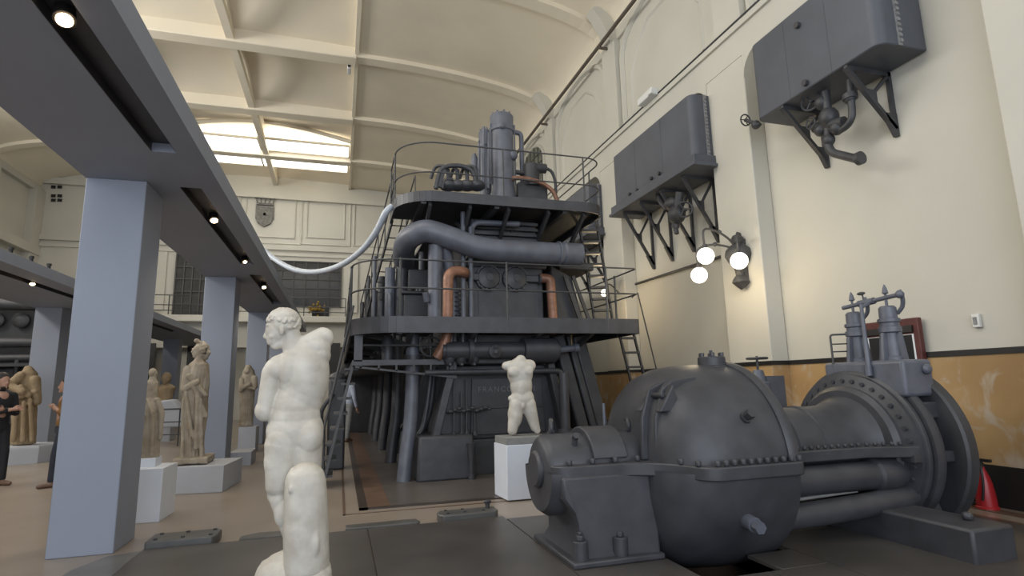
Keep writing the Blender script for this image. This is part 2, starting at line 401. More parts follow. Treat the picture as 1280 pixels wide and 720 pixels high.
# ---- left wall
struct('wall_left', MB().box(XL-.4, XL, YB, YF, 0, 12.4), WALL)
struct('trim_%d' % n, MB().box(XL, XL+.35, YB, YF, 7.6, 8.0), WALL); n += 1
struct('trim_%d' % n, MB().box(XL, XL+.2, YB, YF, 10.5, 10.8), WALL); n += 1
for y in (14, 20, 26, 29.6): struct('trim_%d' % n, MB().box(XL, XL+.3, y-.4, y+.4, 0, 10.6), WALL); n += 1

# ---- lower aisle wall beyond the second row
# ---- grey gallery beams and columns
def beam(nm, x0, x1, c0, c1, y0, y1, segs, label):
    r = thing(nm, label, 'beam', ((x0+x1)/2, y0, 3.45))
    t = MB().box(x0, c0, y0, y1, 3.45, 3.64).box(c1, x1, y0, y1, 3.45, 3.64).box(c0, c1, y0, y1, 3.57, 3.64)
    e = y0
    for a, b in segs+[(y1, y1)]:
        if a-e > .01: t.box(c0, c1, e, a, 3.45, 3.57)
        e = b
    build('soffit', t, GREY, r)
    for a, b in segs: build('light_channel', MB().box(c0, c1, a, b, 3.53, 3.568).box(c0, c0+.004, a, b, 3.452, 3.57).box(c1-.004, c1, a, b, 3.452, 3.57), CHANNEL, r)
    return r
beam('ceiling_beam', -2.39, -1.21, -1.61, -1.41, YB, 22, [(1.2, 5.28), (6.2, 9.98), (10.9, 14.75), (16, 19.6)], 'wide grey overhead beam crossing the upper left above the white youth statue')
beam('ceiling_beam', -7.0, -5.05, -5.62, -5.42, YB, 29, [(7.0, 14.6), (16.5, 22.3)], 'farther lower-looking grey overhead beam along the left edge with one lit spotlight')
YC = [6.1, 11.2, 16.35, 21.4]
LC = ['nearest and widest grey square column at left, its foot beside the steel floor plates', 'grey square column just behind the tall robed statue', 'grey column behind the small headless draped statue on the grey pedestal', 'last grey column of the front row, behind the head of the white youth statue']
for y, l in zip(YC, LC):
    solo('column', MB().box(-2.38, -1.87, y, y+.55, 0, 3.45), GREY, l, 'column', (-2.12, y+.27, 0), 'columns carrying the front beam', bevel=.008)
for y, x0, l in zip((15.95, 25.1), (-6.95, -6.64), ('grey column of the back row at far left, behind the headless stone figure', 'distant grey column of the back row seen between the first column and the tall robed statue')):
    solo('column', MB().box(x0, x0+.54, y, y+.55, 0, 3.45), GREY, l, 'column', (x0+.27, y+.27, 0), 'columns carrying the back beam', bevel=.008)
SL = ['brightest ceiling spotlight at top left above the nearest column', 'second lit spotlight along the front beam, midway in its dark slot', 'dim spotlight at the far end of the same dark slot in the front beam', 'spotlight in the short slot just before the white youth statue\'s head', 'lone lit spotlight in the back beam at left edge']
for (x, y, tl), l in zip([(-1.51, 3.4, .1), (-1.51, 7.34, .1), (-1.51, 9.72, .1), (-1.51, 12.14, .1), (-5.52, 12.45, .1)], SL):
    s = thing('spotlight', l, 'spotlight', (x, y, 3.53), 'ceiling spotlights in the beams')
    d = V((.25, -.45, -1)).normalized(); p = V((x, y, 3.46))
    build('housing', MB().cyl(p-d*.07, p+d*.03, .05, .055, 18).cyl((x, y, 3.53), (x, y, 3.46), .015), BLACK, s)
    k = .040 if y != 9.72 else .028
    build('lens', MB().cyl(p+d*.025, p+d*.04, k, k, 18), SPOT, s)
# ================================================================== DIESEL ENGINE
def rail_run(mb, path, h, r=.016, mids=(.5,), posts=None, n=8):
    path = [V(p) for p in path]
    for k in (1,)+tuple(mids): mb.tube([p+V((0,0,h*k)) for p in path], r, 6)
    for p in posts or []: mb.cyl(p, V(p)+V((0,0,h)), r*1.05, n=8)
    return mb
EY = 8.8
eng = thing('diesel_engine', 'huge dark grey two-storey diesel engine in the middle of the hall', 'engine', (2.5, EY+6, 0))
# bedplate and front feet
b = MB().box(1.3, 3.75, 8.95, 24, 0.0, .55)
build('bedplate', b, STEELD, eng, bevel=.02)
def foot(y, s=1):
    t = MB().hexa([(1.12, y, 0), (2.02, y, 0), (2.02, y+.9, 0), (1.12, y+.9, 0)], [(1.16, y+.03, .66), (1.98, y+.03, .66), (1.98, y+.9, .66), (1.16, y+.9, .66)])
    return t
build('foot_block', foot(8.6), STEEL, eng, bevel=.04)
build('foot_block', MB().hexa([(2.75, 8.7, 0), (3.65, 8.7, 0), (3.65, 9.6, 0), (2.75, 9.6, 0)], [(2.8, 8.72, .62), (3.6, 8.72, .62), (3.6, 9.6, .62), (2.8, 9.6, .62)]), STEEL, eng, bevel=.04)
# front A-frame casing
fr = MB().prism([(1.45, .55), (3.65, .55), (3.42, 1.55), (3.3, 1.72), (1.75, 1.72), (1.66, 1.55)], lambda a, b, t: V((a, t, b)), 8.95, 9.6)
build('crankcase', fr, STEEL, eng, bevel=.03)
build('crankcase_door', MB().prism([(2.0, .62), (3.25, .62), (3.2, 1.5), (2.03, 1.5)], lambda a, b, t: V((a, t, b)), 8.9, 8.96).box(2.02, 3.22, 8.885, 8.9, 1.02, 1.05), STEEL, eng, bevel=.012)
for sx in (0, 1):      # leaning flange on each front edge
    p0, p1 = ((1.42, 8.85, .6), (1.70, 8.85, 1.72)) if not sx else ((3.55, 8.85, .6), (3.33, 8.85, 1.72))
    build('frame_rib', MB().bar(p0, p1, .12, .22, (0,1,0)), STEEL, eng, bevel=.015)
# lettering cast on the casing
cu = bpy.data.curves.new('lettering', 'FONT'); cu.body = 'FRANCO TOSI'; cu.size = .125; cu.extrude = .006; cu.space_character = 1.25
tmp = bpy.data.objects.new('lettering', cu); COL.objects.link(tmp)
bpy.context.view_layer.update()
me = bpy.data.meshes.new_from_object(tmp.evaluated_get(bpy.context.evaluated_depsgraph_get())); bpy.data.objects.remove(tmp)
le = bpy.data.objects.new('lettering', me); COL.objects.link(le); le.parent = eng
le.rotation_euler = (pi/2, 0, 0); le.location = V((2.12, 8.893, 1.28))-BASE['diesel_engine']; me.materials.clear(); me.materials.append(LETTER)
le['label'] = 'raised lettering on the casing front'
# thin drain pipes down the front
for x, z1 in ((1.72, 1.45), (1.84, 1.3), (2.05, .95), (1.92, 1.5)):
    build('drain_pipe', MB().cyl((x, 8.82, .62), (x, 8.82, z1), .016).cyl((x, 8.82, .98), (x, 8.82, 1.06), .03).cyl((x, 8.82, .62), (x, 8.82, .68), .035), STEEL, eng)
build('drain_funnel', MB().lathe([(0, .03), (.25, .045), (.42, .06), (.45, .075), (.45, .05)], (1.93, 8.56, .08), (0,0,1), 16).cyl((1.93, 8.56, 0), (1.93, 8.56, .08), .05), STEEL, eng)
t = MB()
for k in range(9): t.ell((1.66+.07*k, 8.8, 1.0+.02*(k % 3)), (.05, .05, .035), nu=10, nv=6)
t.cyl((1.6, 8.8, 1.0), (2.3, 8.8, 1.02), .022); build('valve_manifold', t, STEEL, eng)
# horizontal pump cylinder under the gallery
t = MB().lathe([(-.95, .07), (-.95, .12), (-.90, .12), (-.90, .14), (-.55, .14), (-.55, .19), (-.48, .19), (-.48, .135), (.35, .135), (.35, .2), (.9, .2), (.9, .16), (.95, .16), (.95, .08)], (2.45, 8.62, 1.93), (1,0,0), 28)
build('fuel_pump', t, STEEL, eng)
t = MB().lathe([(0, .08), (.03, .1), (.06, .1), (.08, .05), (.1, .03)], (2.3, 8.5, 1.9), (0,-1,0), 20); build('pump_cover', t, STEEL, eng)
build('pump_rod', MB().cyl((3.38, 8.6, 1.93), (3.72, 8.6, 1.96), .055).cyl((3.68, 8.6, 1.955), (3.76, 8.6, 1.965), .07), STEELB, eng)
build('oil_pipe', MB().tube(rnd([(1.25, 8.7, 1.60), (3.5, 8.7, 1.60), (3.5, 8.7, .7)], .12), .045), STEEL, eng)
t = MB()
for x in (1.62, 1.8, 2.0): t.ell((x, 8.65, 1.85), (.1, .12, .16), nu=12, nv=8).cyl((x, 8.6, 1.7), (x+.03, 8.6, 2.2), .03)
build('fuel_valves', t, STEEL, eng)
build('pump_bracket', MB().box(1.72, 3.4, 8.7, 9.0, 1.72, 1.84).box(1.8, 3.35, 8.8, 9.1, 1.8, 2.2), STEELD, eng, bevel=.02)
# leaning columns of the A-frames, right side, three together
for dx, w in ((0, .2), (.22, .12), (.42, .22)):
    build('frame_column', MB().bar((3.5+dx, 8.95+dx*.3, 2.2), (4.05+dx, 8.95+dx*.3, 0), w, .32, (0,1,0)), STEELD, eng, bevel=.03)
# pipes leaning along the left side, one set per cylinder
for k in range(6):
    y = 8.85+2.25*k
    build('exhaust_leg', MB().tube(crv([(.95, y-.05, 0), (1.0, y, .45), (1.06, y+.05, .9), (1.09, y+.1, 1.6), (1.09, y+.1, 2.2)]), .105, 16), STEELB if k == 0 else STEEL, eng)
    build('side_pipe', MB().tube(crv([(1.05, y+.3, .0), (1.12, y+.3, .5), (1.3, y+.32, .8), (1.42, y+.35, 1.6)]), .04, 10).tube(crv([(1.2, y+.55, .0), (1.25, y+.55, .5), (1.42, y+.5, 1.0), (1.5, y+.5, 1.7)]), .05, 10), STEEL, eng)
    if k:
        build('frame_column', MB().bar((1.15, y-.6, 0), (1.7, y-.6, 2.1), .28, .35, (0,1,0)), STEELD, eng, bevel=.03)
        build('foot_block', MB().box(1.1, 1.6, y-.9, y-.3, 0, .6), STEEL, eng, bevel=.03)
    build('crank_panel', MB().box(1.55, 3.5, y+.75, y+2.2, .5, 2.05), STEELD, eng, bevel=.03)
# cylinder blocks between the two galleries
for k in range(6):
    y = 9.15+2.25*k
    build('cylinder_block', MB().box(2.02, 3.38, y, y+1.8, 2.3, 3.55).box(1.95, 3.45, y-.03, y+1.83, 3.38, 3.52).box(2.1, 3.3, y+.05, y+1.75, 3.55, 4.25), STEEL, eng, bevel=.025)
    build('cylinder_jacket', MB().lathe([(0, .6), (.1, .64), (.1, .58), (1.55, .58), (1.55, .66), (1.7, .66), (1.7, .5)], (2.7, y+.9, 2.4), (0,0,1), 32), STEELD, eng)
    if k:
        for j, x in enumerate((1.35, 1.6, 1.85)):
            build('riser_pipe', MB().cyl((x, y+.3*j, 2.3), (x, y+.3*j, 4.2), .07-.012*j, n=14).cyl((x, y+.3*j, 3.2), (x, y+.3*j, 3.26), .1, n=14), STEELB if j == 1 else STEEL, eng)
        build('pump_rod', MB().cyl((1.0, y, 2.3), (1.15, y, 4.1), .03).cyl((1.05, y+.4, 2.3), (1.05, y+.4, 3.4), .05), STEEL, eng)
    else:
        build('panel_plate', MB().box(2.1, 3.28, y-.03, y, 2.35, 3.36).box(2.2, 3.2, y-.04, y-.03, 2.45, 3.0), STEEL, eng, bevel=.008)
# the two round bolted covers
for x in (2.37, 2.85):
    t = MB().lathe([(0, .225), (.09, .225), (.09, .2), (.12, .18), (.14, .1), (.15, .06), (.165, .06), (.165, .02)], (x, 9.13, 3.18), (0,-1,0), 32)
    t.bolts([(x+.205*cos(a), 9.04, 3.18+.205*sin(a)) for a in [2*pi*i/14 for i in range(14)]], (0,-1,0), .018, .025)
    build('round_cover', t, STEEL, eng)
build('cover_link', MB().box(1.98, 2.2, 9.0, 9.13, 3.12, 3.24).cyl((1.98, 9.06, 3.18), (1.93, 9.06, 3.18), .09), STEEL, eng, bevel=.015); build('cover_link', MB().box(3.02, 3.26, 9.0, 9.13, 3.12, 3.24).cyl((3.26, 9.06, 3.18), (3.31, 9.06, 3.18), .09), STEEL, eng, bevel=.015)
build('copper_pipe', MB().tube(rnd([(1.95, 9.06, 3.2), (1.9, 8.7, 3.2), (1.60, 8.62, 3.18), (1.58, 8.60, 2.1), (1.42, 8.65, 1.82)], .26, 9), .082, 16), COPPER, eng)['label'] = 'copper pipe bending down at the left of the round covers'
build('copper_pipe', MB().tube(rnd([(3.29, 9.06, 3.2), (3.47, 9.02, 3.2), (3.5, 8.98, 2.1), (3.42, 8.9, 1.85)], .16, 9), .082, 16), COPPER, eng)['label'] = 'copper pipe bending down at the right of the round covers'
build('copper_pipe', MB().cyl((3.78, 9.5, 2.35), (3.8, 9.5, 3.2), .05, n=12), COPPER, eng)['label'] = 'thin copper pipe behind the right one'
build('brass_cock', MB().cyl((3.6, 8.9, 1.98), (3.6, 8.9, 2.12), .018).cyl((3.75, 8.85, 2.0), (3.75, 8.85, 2.2), .018), BRASS, eng)['label'] = 'small brass cocks'
# big exhaust pipe across the front
ex = crv([(1.1, 10.4, 3.66), (1.02, 9.8, 3.68), (.99, 9.25, 3.72), (1.06, 8.92, 3.79), (1.28, 8.76, 3.85), (1.62, 8.72, 3.76), (2.0, 8.72, 3.64), (2.4, 8.72, 3.58), (3.05, 8.72, 3.575), (3.62, 8.72, 3.57)], 9)
build('exhaust_pipe', MB().tube(ex, .185, 22), STEELB, eng)
build('pipe_flange', MB().lathe([(0, .21), (.03, .21), (.05, .19), (.09, .19), (.11, .21), (.14, .21), (.14, .195), (.42, .195), (.42, .1)], (3.5, 8.72, 3.575), (1,0,0), 28), STEELB, eng)
build('branch_pipe', MB().tube(crv([(1.44, 8.9, 2.3), (1.44, 8.9, 3.2), (1.44, 8.85, 3.65)]), .12, 16).cyl((1.3, 8.85, 2.72), (1.27, 8.82, 2.86), .05), STEELB, eng)
build('branch_pipe', MB().tube(crv([(1.76, 9.05, 2.3), (1.75, 9.05, 2.8), (1.68, 9.0, 3.3), (1.6, 8.9, 3.65)]), .1, 16), STEELB, eng)
build('coil_pipe', MB().tube([V((1.82+.05*cos(a), 8.98+.05*sin(a), 2.4+.012*a)) for a in [k*.4 for k in range(110)]], .014, 6), STEEL, eng)
for x, z in ((1.9, 4.25), (2.03, 4.0)): build('vertical_pipe', MB().cyl((x, 8.9, 2.3), (x, 8.9, z), .04, n=12), STEELB, eng)
build('bent_pipe', MB().tube(rnd([(2.06, 8.95, 3.75), (2.06, 8.95, 4.1), (2.9, 8.95, 4.12)], .15), .05, 12), STEELB, eng)
t = MB()
for i in range(16):
    x = 1.1+.12*i; y = 9.2+random.random()*.6
    t.tube(crv([(x, y, 3.85+.15*random.random()), (x+.1, y, 4.1), (x+.3*random.random(), y+.2, 4.22)]), .02+.02*random.random(), 6)
build('small_piping', t, STEEL, eng)
t = MB()
for z in (3.75, 3.85, 3.95, 4.05, 4.15): t.box(2.15, 3.3, 9.1, 9.16, z, z+.05)
build('cooling_fins', t, STEELD, eng)
build('riser_pipe', MB().cyl((1.0, 10.1, 2.3), (1.05, 10.1, 4.1), .11, n=16), STEEL, eng)
build('control_box', MB().box(1.05, 1.55, 9.9, 10.5, 2.3, 3.0).box(1.0, 1.6, 9.85, 10.55, 3.0, 3.06).box(1.12, 1.5, 9.86, 9.9, 3.1, 3.45), STEELD, eng, bevel=.02)
for k, (x, y, z, r) in enumerate(((.82, 10.1, 3.5, .09), (.72, 10.8, 3.0, .07), (.62, 11.4, 4.0, .04), (.80, 12.0, 3.7, .08), (.70, 12.8, 3.3, .05), (.60, 13.5, 4.0, .04), (.80, 14.4, 3.8, .08), (.62, 15.4, 4.0, .04), (.75, 16.6, 3.8, .08), (.62, 17.8, 4.0, .05))):
    t = MB().cyl((x, y, 2.4), (x, y, z), r, n=14).cyl((x, y, 2.4), (x, y, 2.46), r*1.5, n=14)
    if r > .06: t.tube(rnd([(x-.02, y, z-.5), (x-.02, y-.3, z-.5), (x-.02, y-.3, 2.4)], .15), .03, 8)
    build('riser_pipe', t, STEELB if k % 2 == 0 else STEEL, eng)
# right side behind: leaning rods and dark mass
build('gear_casing', MB().prism([(3.55, 2.3), (4.25, 2.3), (4.0, 3.3), (3.6, 3.5)], lambda a, b, t: V((a, t, b)), 9.3, 10.6), STEELD, eng, bevel=.03)
build('tie_rod', MB().bar((3.82, 9.2, 3.3), (4.15, 9.2, 2.3), .05, .08).bar((4.0, 9.25, 3.3), (4.35, 9.25, 2.3), .04, .06), STEELD, eng)
build('side_duct', MB().box(3.7, 4.3, 9.6, 12, 3.6, 4.0).box(3.8, 4.5, 9.4, 12, 3.45, 3.6), STEELD, eng, bevel=.03)
build('dark_backdrop_drum', MB().lathe([(0, .4), (0, 1.2), (.1, 1.5), (.9, 1.6), (1.7, 1.5), (1.8, 1.2), (1.8, .4)], (1.3, 18.6, 1.15), (0,1,0), 40).box(-.3, 2.9, 18.7, 20.3, 0, .6), STEELD, eng)  # made-up dark mass, added to darken the bright view beneath the catwalk
# top works above the upper gallery
def vessel(x, y, r, z0, z1):
    t = MB().lathe([(z0, r*1.35), (z0+.1, r*1.35), (z0+.14, r*1.15), (z0+.35, r*1.05), (z0+.4, r*.97), (z1-.35, r*.95), (z1-.33, r*1.06), (z1-.28, r*1.06), (z1-.26, r), (z1-.03, r), (z1, r*.9), (z1, 0.01)], (x, y, 0), (0,0,1), 28)
    t.bolts([(x+r*.75*cos(a), y+r*.75*sin(a), z1) for a in [2*pi*i/8 for i in range(8)]], (0,0,1), .02, .045)
    t.cyl((x, y, z1), (x, y, z1+.05), .05)
    t.bolts([(x+r*1.06*cos(a), y+r*1.06*sin(a), z0+.5) for a in (3.3, 5.9)], (0,0,1), .016, z1-z0-.7)
    t.ell((x+r*.75, y-r*.6, z0+.75*(z1-z0)*.75), (r*.4, r*.4, r*.45)).ell((x-r*.2, y-r*.85, z1-.3), (r*.35, r*.3, r*.3))
    return t
ty = 9.5
TV = PY(628, 200, ty).x; ZT = PY(627, 145, ty).z
build('air_vessel', vessel(TV, ty, .22, 4.5, ZT), STEELB, eng)
build('vessel_pipe', MB().tube(rnd([(TV+.2, ty, ZT-.3), (TV+.38, ty, ZT-.3), (TV+.38, ty, 4.6)], .12), .045, 12), STEELB, eng)
a = PY(607, 185, ty+.4); build('air_vessel', vessel(a.x, ty+.4, .13, 4.5, PY(607, 165, ty+.4).z), STEELB, eng)
for px, py in ((604, 158), (598, 180), (610, 166)): build('valve_stem', MB().cyl(PY(px, 236, 9.3), PY(px+1, py, 9.3), .035, .02), STEELB, eng)
a = PY(593, 200, 9.4); build('valve_stem', MB().lathe([(0, .06), (.3, .07), (.42, .03), (.42, .001)], (a.x, 9.4, a.z-.3), (0,0,1), 14), STEELB, eng)
t = MB()
for px in (560, 572, 584, 596): 
    a = PY(px, 228, 9.3); t.ell(a-V((0,0,.06)), (.16, .15, .10), nu=14, nv=8).cyl(a, a+V((0,0,.24)), .035)
    t.tube(crv([a+V((0,0,.1)), a+V((-.05,0,.28)), a+V((-.2,.1,.3)), a+V((-.28,.15,.1))]), .03, 8)
t.tube(crv([PY(545, 236, 9.2), PY(552, 212, 9.2), PY(572, 207, 9.2), PY(590, 214, 9.2), PY(596, 232, 9.2)]), .04, 10)
t.tube(crv([PY(553, 236, 9.2), PY(556, 226, 9.2), PY(566, 224, 9.2)]), .03, 8)
build('cylinder_head', t, STEEL, eng)
t = MB()
for px in (546, 551): t.bar(PY(px-2, 234, 9.2), PY(px+4, 212, 9.2), .06, .06)
build('rocker_arm', t, STEEL, eng)
a = PY(664, 217, 9.4)
build('fuel_filter', MB().cyl(a+V((0,0,-.25)), a+V((0,0,.16)), .15, n=20).cyl(a+V((.05,-.05,.1)), a+V((.27,-.05,.1)), .09, n=16).cyl(a+V((-.3,0,0)), a, .045).tube(crv([a+V((.25,0,.14)), a+V((.4,0,.08)), a+V((.47,0,-.1)), a+V((.48,0,-.35))]), .03, 8), STEELD, eng)
build('filter_case', MB().box(a.x-.28, a.x+.3, 9.35, 9.8, 4.45, a.z-.2), STEELD, eng, bevel=.02)
build('copper_pipe', MB().tube(crv([PY(640, 223, 9.25), PY(655, 223, 9.25), PY(675, 228, 9.25), PY(690, 238, 9.25), PY(697, 252, 9.25)]), .04, 10), COPPER, eng)['label'] = 'copper pipe arching on the upper gallery'
for k in range(1, 6):
    y = 9.8+2.25*k
    build('cylinder_head', MB().lathe([(4.3, .5), (4.6, .5), (4.62, .42), (4.85, .4), (4.9, .2), (4.9, .01)], (2.6, y, 0), (0,0,1), 24).cyl((2.3, y, 4.8), (2.3, y, 5.15), .05), STEEL, eng)
t = MB().cyl((3.37, 8.3, .02), (3.36, 8.3, 1.55), .075, n=14).torus((3.35, 8.1, .5), (0,1,0), .15, .025).torus((3.55, 8.15, .52), (0,1,0), .16, .025).cyl((3.35, 8.1, .5), (3.35, 8.35, .5), .03).cyl((3.36, 8.3, .3), (3.36, 8.3, .7), .12, n=14)
build('drain_valve', t, STEEL, eng)

# ------------------------------------------------------------------ galleries
def deck(x0, x1, y0, yb, z0, z1, rl, rr, lip=.02):
    pts = [(x0, yb)]
    pts += [(x0+rl-rl*cos(a), y0+rl-rl*sin(a)) for a in [pi/2*k/10 for k in range(11)]] if rl else [(x0, y0)]
    pts += [(x1-rr+rr*sin(a), y0+rr-rr*cos(a)) for a in [pi/2*k/10 for k in range(11)]] if rr else [(x1, y0)]
    pts += [(x1, yb)]
    return pts
pl = deck(.14, 4.72, 8.25, 22, 0, 0, .75, .06)
inn = [(1.3, 22), (1.3, 9.3), (3.9, 9.3), (3.9, 22)]
lg = build('lower_gallery', MB().prism(pl[:11]+[(.9, 9.4), (.9, 22)], lambda a, b, t: V((a, b, t)), 2.36, 2.40).prism([pl[10], pl[11], pl[-2], (4.72, 9.2), (.9, 9.2)], lambda a, b, t: V((a, b, t)), 2.36, 2.40).box(4.0, 4.72, 9.2, 22, 2.36, 2.40), STEELD, eng)
edge = [V((a, b, 2.29)) for a, b in pl]
t = MB()
for i in range(len(edge)-1): t.bar(edge[i], edge[i+1], .03, .24)
build('fascia', t, STEEL, lg)
for x in (1.0, 1.95, 3.0, 3.9): build('bracket', MB().bar((x, 8.3, 2.2), (x, 9.2, 1.95), .06, .08), STEELD, lg)
for k in range(5): build('bracket', MB().bar((.2, 9.5+2.25*k, 2.3), (1.2, 9.5+2.25*k, 2.05), .06, .08), STEELD, lg)
rp = [V((a, b, 2.4)) for a, b in pl]
for k, q in (('top_rail', 1), ('mid_rail', .5)): build(k, MB().tube([p+V((0,0,.86*q)) for p in rp], .0135, 8), IRON, lg)
for x, y in ((.14, 9.0), (.145, 11), (.145, 13), (.145, 15), (.145, 17), (.145, 19), (.82, 8.26), (2.45, 8.25), (4.15, 8.25), (4.7, 9.0), (4.7, 11), (4.7, 13)):
    build('railing_post', MB().cyl((x, y, 2.18), (x, y, 3.26), .019, n=8).ell((x, y, 3.26), .025, nu=8, nv=6), IRON, lg)
pu = deck(.80, 4.35, 8.5, 9.9, 0, 0, .62, .35)
ug = build('upper_gallery', MB().prism(pu+[(4.35, 22), (1.6, 22), (1.6, 9.9)], lambda a, b, t: V((a, b, t)), 4.36, 4.40), STEELD, eng)
eu = [V((a, b, 4.36)) for a, b in pu]+[V((4.35, 22, 4.36))]
t = MB()
for i in range(len(eu)-1): t.bar(eu[i], eu[i+1], .03, .17)
build('fascia', t, STEEL, ug)
for x in (1.3, 1.95, 2.6, 3.3, 3.95): build('bracket', MB().bar((x, 8.55, 4.25), (x+.0, 9.3, 3.8), .05, .09), STEELD, ug)
for x in (1.2, 2.4, 3.6): build('joist', MB().box(x-.04, x+.04, 8.55, 12, 4.24, 4.36), STEELD, ug)
ru = [V((a, b, 4.4)) for a, b in pu]+[V((4.35, 16, 4.4))]
for k, q in (('top_rail', 1), ('mid_rail', .42)): build(k, MB().tube([p+V((0,0,.86*q)) for p in ru], .013, 8), IRON, ug)
for x, y in ((.80, 9.15), (.80, 9.9), (2.5, 8.5), (3.95, 8.5), (4.34, 9.1), (4.34, 11), (4.34, 13)):
    build('railing_post', MB().cyl((x, y, 4.27), (x, y, 5.26), .015, n=8), IRON, ug)
# low catwalk on the left side and its stair
cw = build('catwalk', MB().box(.2, 1.25, 8.75, 20, 1.74, 1.78), STEELD, eng)
build('fascia', MB().box(.2, 1.75, 8.7, 8.74, 1.72, 1.8).box(.18, .22, 8.72, 20, 1.72, 1.8), STEEL, cw)
t = MB().bar((.22, 8.72, 1.7), (1.75, 8.72, 1.52), .03, .03)
for k in range(6): x = .3+.26*k; t.bar((x, 8.72, 1.74), (x, 8.72, 1.68-.13*k/5), .03, .03)
build('truss', t, IRON, cw)
build('hanger', MB().bar((.26, 8.75, 1.78), (.26, 8.75, 2.2), .12, .1), STEEL, cw); build('hanger', MB().bar((1.72, 8.75, 1.5), (1.72, 8.75, 2.2), .05, .05), STEEL, cw)
build('mid_rail', MB().cyl((.3, 8.72, 2.02), (1.7, 8.72, 2.02), .014, n=8), IRON, cw)
build('handwheel', MB().torus((1.35, 8.8, 2.0), (0,1,0), .15, .018).cyl((1.2, 8.8, 2.0), (1.5, 8.8, 2.0), .012).cyl((1.35, 8.8, 1.85), (1.35, 8.8, 2.15), .012).ell((1.35, 8.8, 2), .04), IRON, cw)
build('pump_barrel', MB().lathe([(0, .12), (.1, .12), (.1, .09), (.3, .09), (.36, .05)], (1.1, 8.95, 1.78), (0,0,1), 16).lathe([(0, .09), (.3, .1), (.42, .06)], (.72, 9.1, 1.78), (0,0,1), 16), STEEL, cw)
st = thing('stair', 'steep iron stair with thin handrails between the youth statue and the engine', 'stair', (0, 9.3, 0))
s0, s1 = V((-.18, 8.75, .05)), V((.2, 8.9, 1.78))
for dy in (0, .6):
    build('stringer', MB().bar(s0+V((0,dy,0)), s1+V((0,dy,0)), .04, .12, (0,1,0)), IRON, st)
    build('handrail', MB().tube([s0+V((-.02,dy,.75)), s1+V((-.02,dy,.86))], .017, 8).cyl(s0+V((0,dy,0)), s0+V((-.02,dy,.78)), .016, n=8), IRON, st)
for k in range(8):
    p = s0.lerp(s1, (k+.5)/8); build('tread', MB().box(p.x-.1, p.x+.1, p.y, p.y+.6, p.z-.015, p.z+.015), IRON, st)
s0, s1 = V((.42, 13.2, 2.42)), V((.84, 9.98, 4.38))
us = build('upper_stair', MB().bar(s0, s1, .03, .09), IRON, eng)
build('stringer', MB().bar(s0+V((.4,0,0)), s1+V((.4,0,0)), .03, .09), IRON, us)
for dx in (0, .4):
    for h in (.45, .86): build('handrail', MB().tube([s0+V((dx,0,h)), s1+V((dx,0,h))], .013, 8), IRON, us)
    for k in range(6): p = s0.lerp(s1, k/5)+V((dx,0,0)); build('baluster', MB().cyl(p, p+V((0,0,.86)), .011, n=8), IRON, us)
for k in range(12):
    p = s0.lerp(s1, (k+.5)/12); build('tread', MB().box(p.x, p.x+.4, p.y-.025, p.y+.025, p.z-.005, p.z+.005), IRON, us)
# ladder on the right side
def ladder(nm, label, a0, a1, b0, b1, nr, rail=None):
    r = thing(nm, label, 'ladder', b0)
    a0, a1, b0, b1 = map(V, (a0, a1, b0, b1))
    build('side_rail', MB().bar(a0, b0, .05, .035), IRON, r); build('side_rail', MB().bar(a1, b1, .05, .035), IRON, r)
    for k in range(1, nr):
        p, q = a0.lerp(b0, k/nr), a1.lerp(b1, k/nr)
        build('rung', MB().bar(p, q, .13, .04), IRON, r)
    if rail: build('handrail', MB().tube(rail, .014, 8), IRON, r)
    return r
la, lb = PY(771, 405, 9.8), PY(789, 405, 9.8)
d = PY(798, 515, 9.8)-PY(771, 405, 9.8); d = d*(la.z/(-d.z))
hr = [PY(790, 372, 10.3), PY(797, 366, 10.3), PY(800, 372, 10.3)]
ladder('ladder', 'lower iron ladder right of the engine, from the lower gallery down before the ochre marble', la, lb, la+d, lb+d, 9, [hr[0], hr[1], hr[1]+V((d.x*.97, 0, d.z))])
ua, ub = PY(723, 275, 9.6), PY(745, 275, 9.6)
d = PY(766, 402, 9.6)-PY(745, 275, 9.6)
ladder('ladder', 'upper iron ladder between lower and upper galleries at the right end of the engine', ua, ub, ua+d, ub+d, 9)
# small lamp behind the ladder
p = PY(756, 366, 11.5)
lm = thing('wall_lamp', 'small single glowing globe lamp behind the upper ladder', 'lamp', p)
build('globe', MB().ell(p, .085), GLOW, lm); GL2 = p
build('arm', MB().tube(crv([p+V((0,0,.08)), p+V((.1,0,.2)), p+V((.3,.2,.2)), V((XP, p.y+.6, p.z+.1))]), .015, 8), IRON, lm)
# silver hose to the engine
h0 = [PY(326, 309, 13.5), PY(345, 325, 13.0), PY(368, 337, 12.4), PY(395, 340, 11.6), PY(425, 332, 10.8), PY(452, 313, 10.1), PY(470, 290, 9.6), PY(482, 266, 9.3), PY(490, 258, 9.3)]
solo('cable_hose', MB().tube(crv(h0, 8), .055, 12), HOSEM, 'silvery hose sagging from the grey beam to the upper gallery of the engine', 'hose', h0[3])
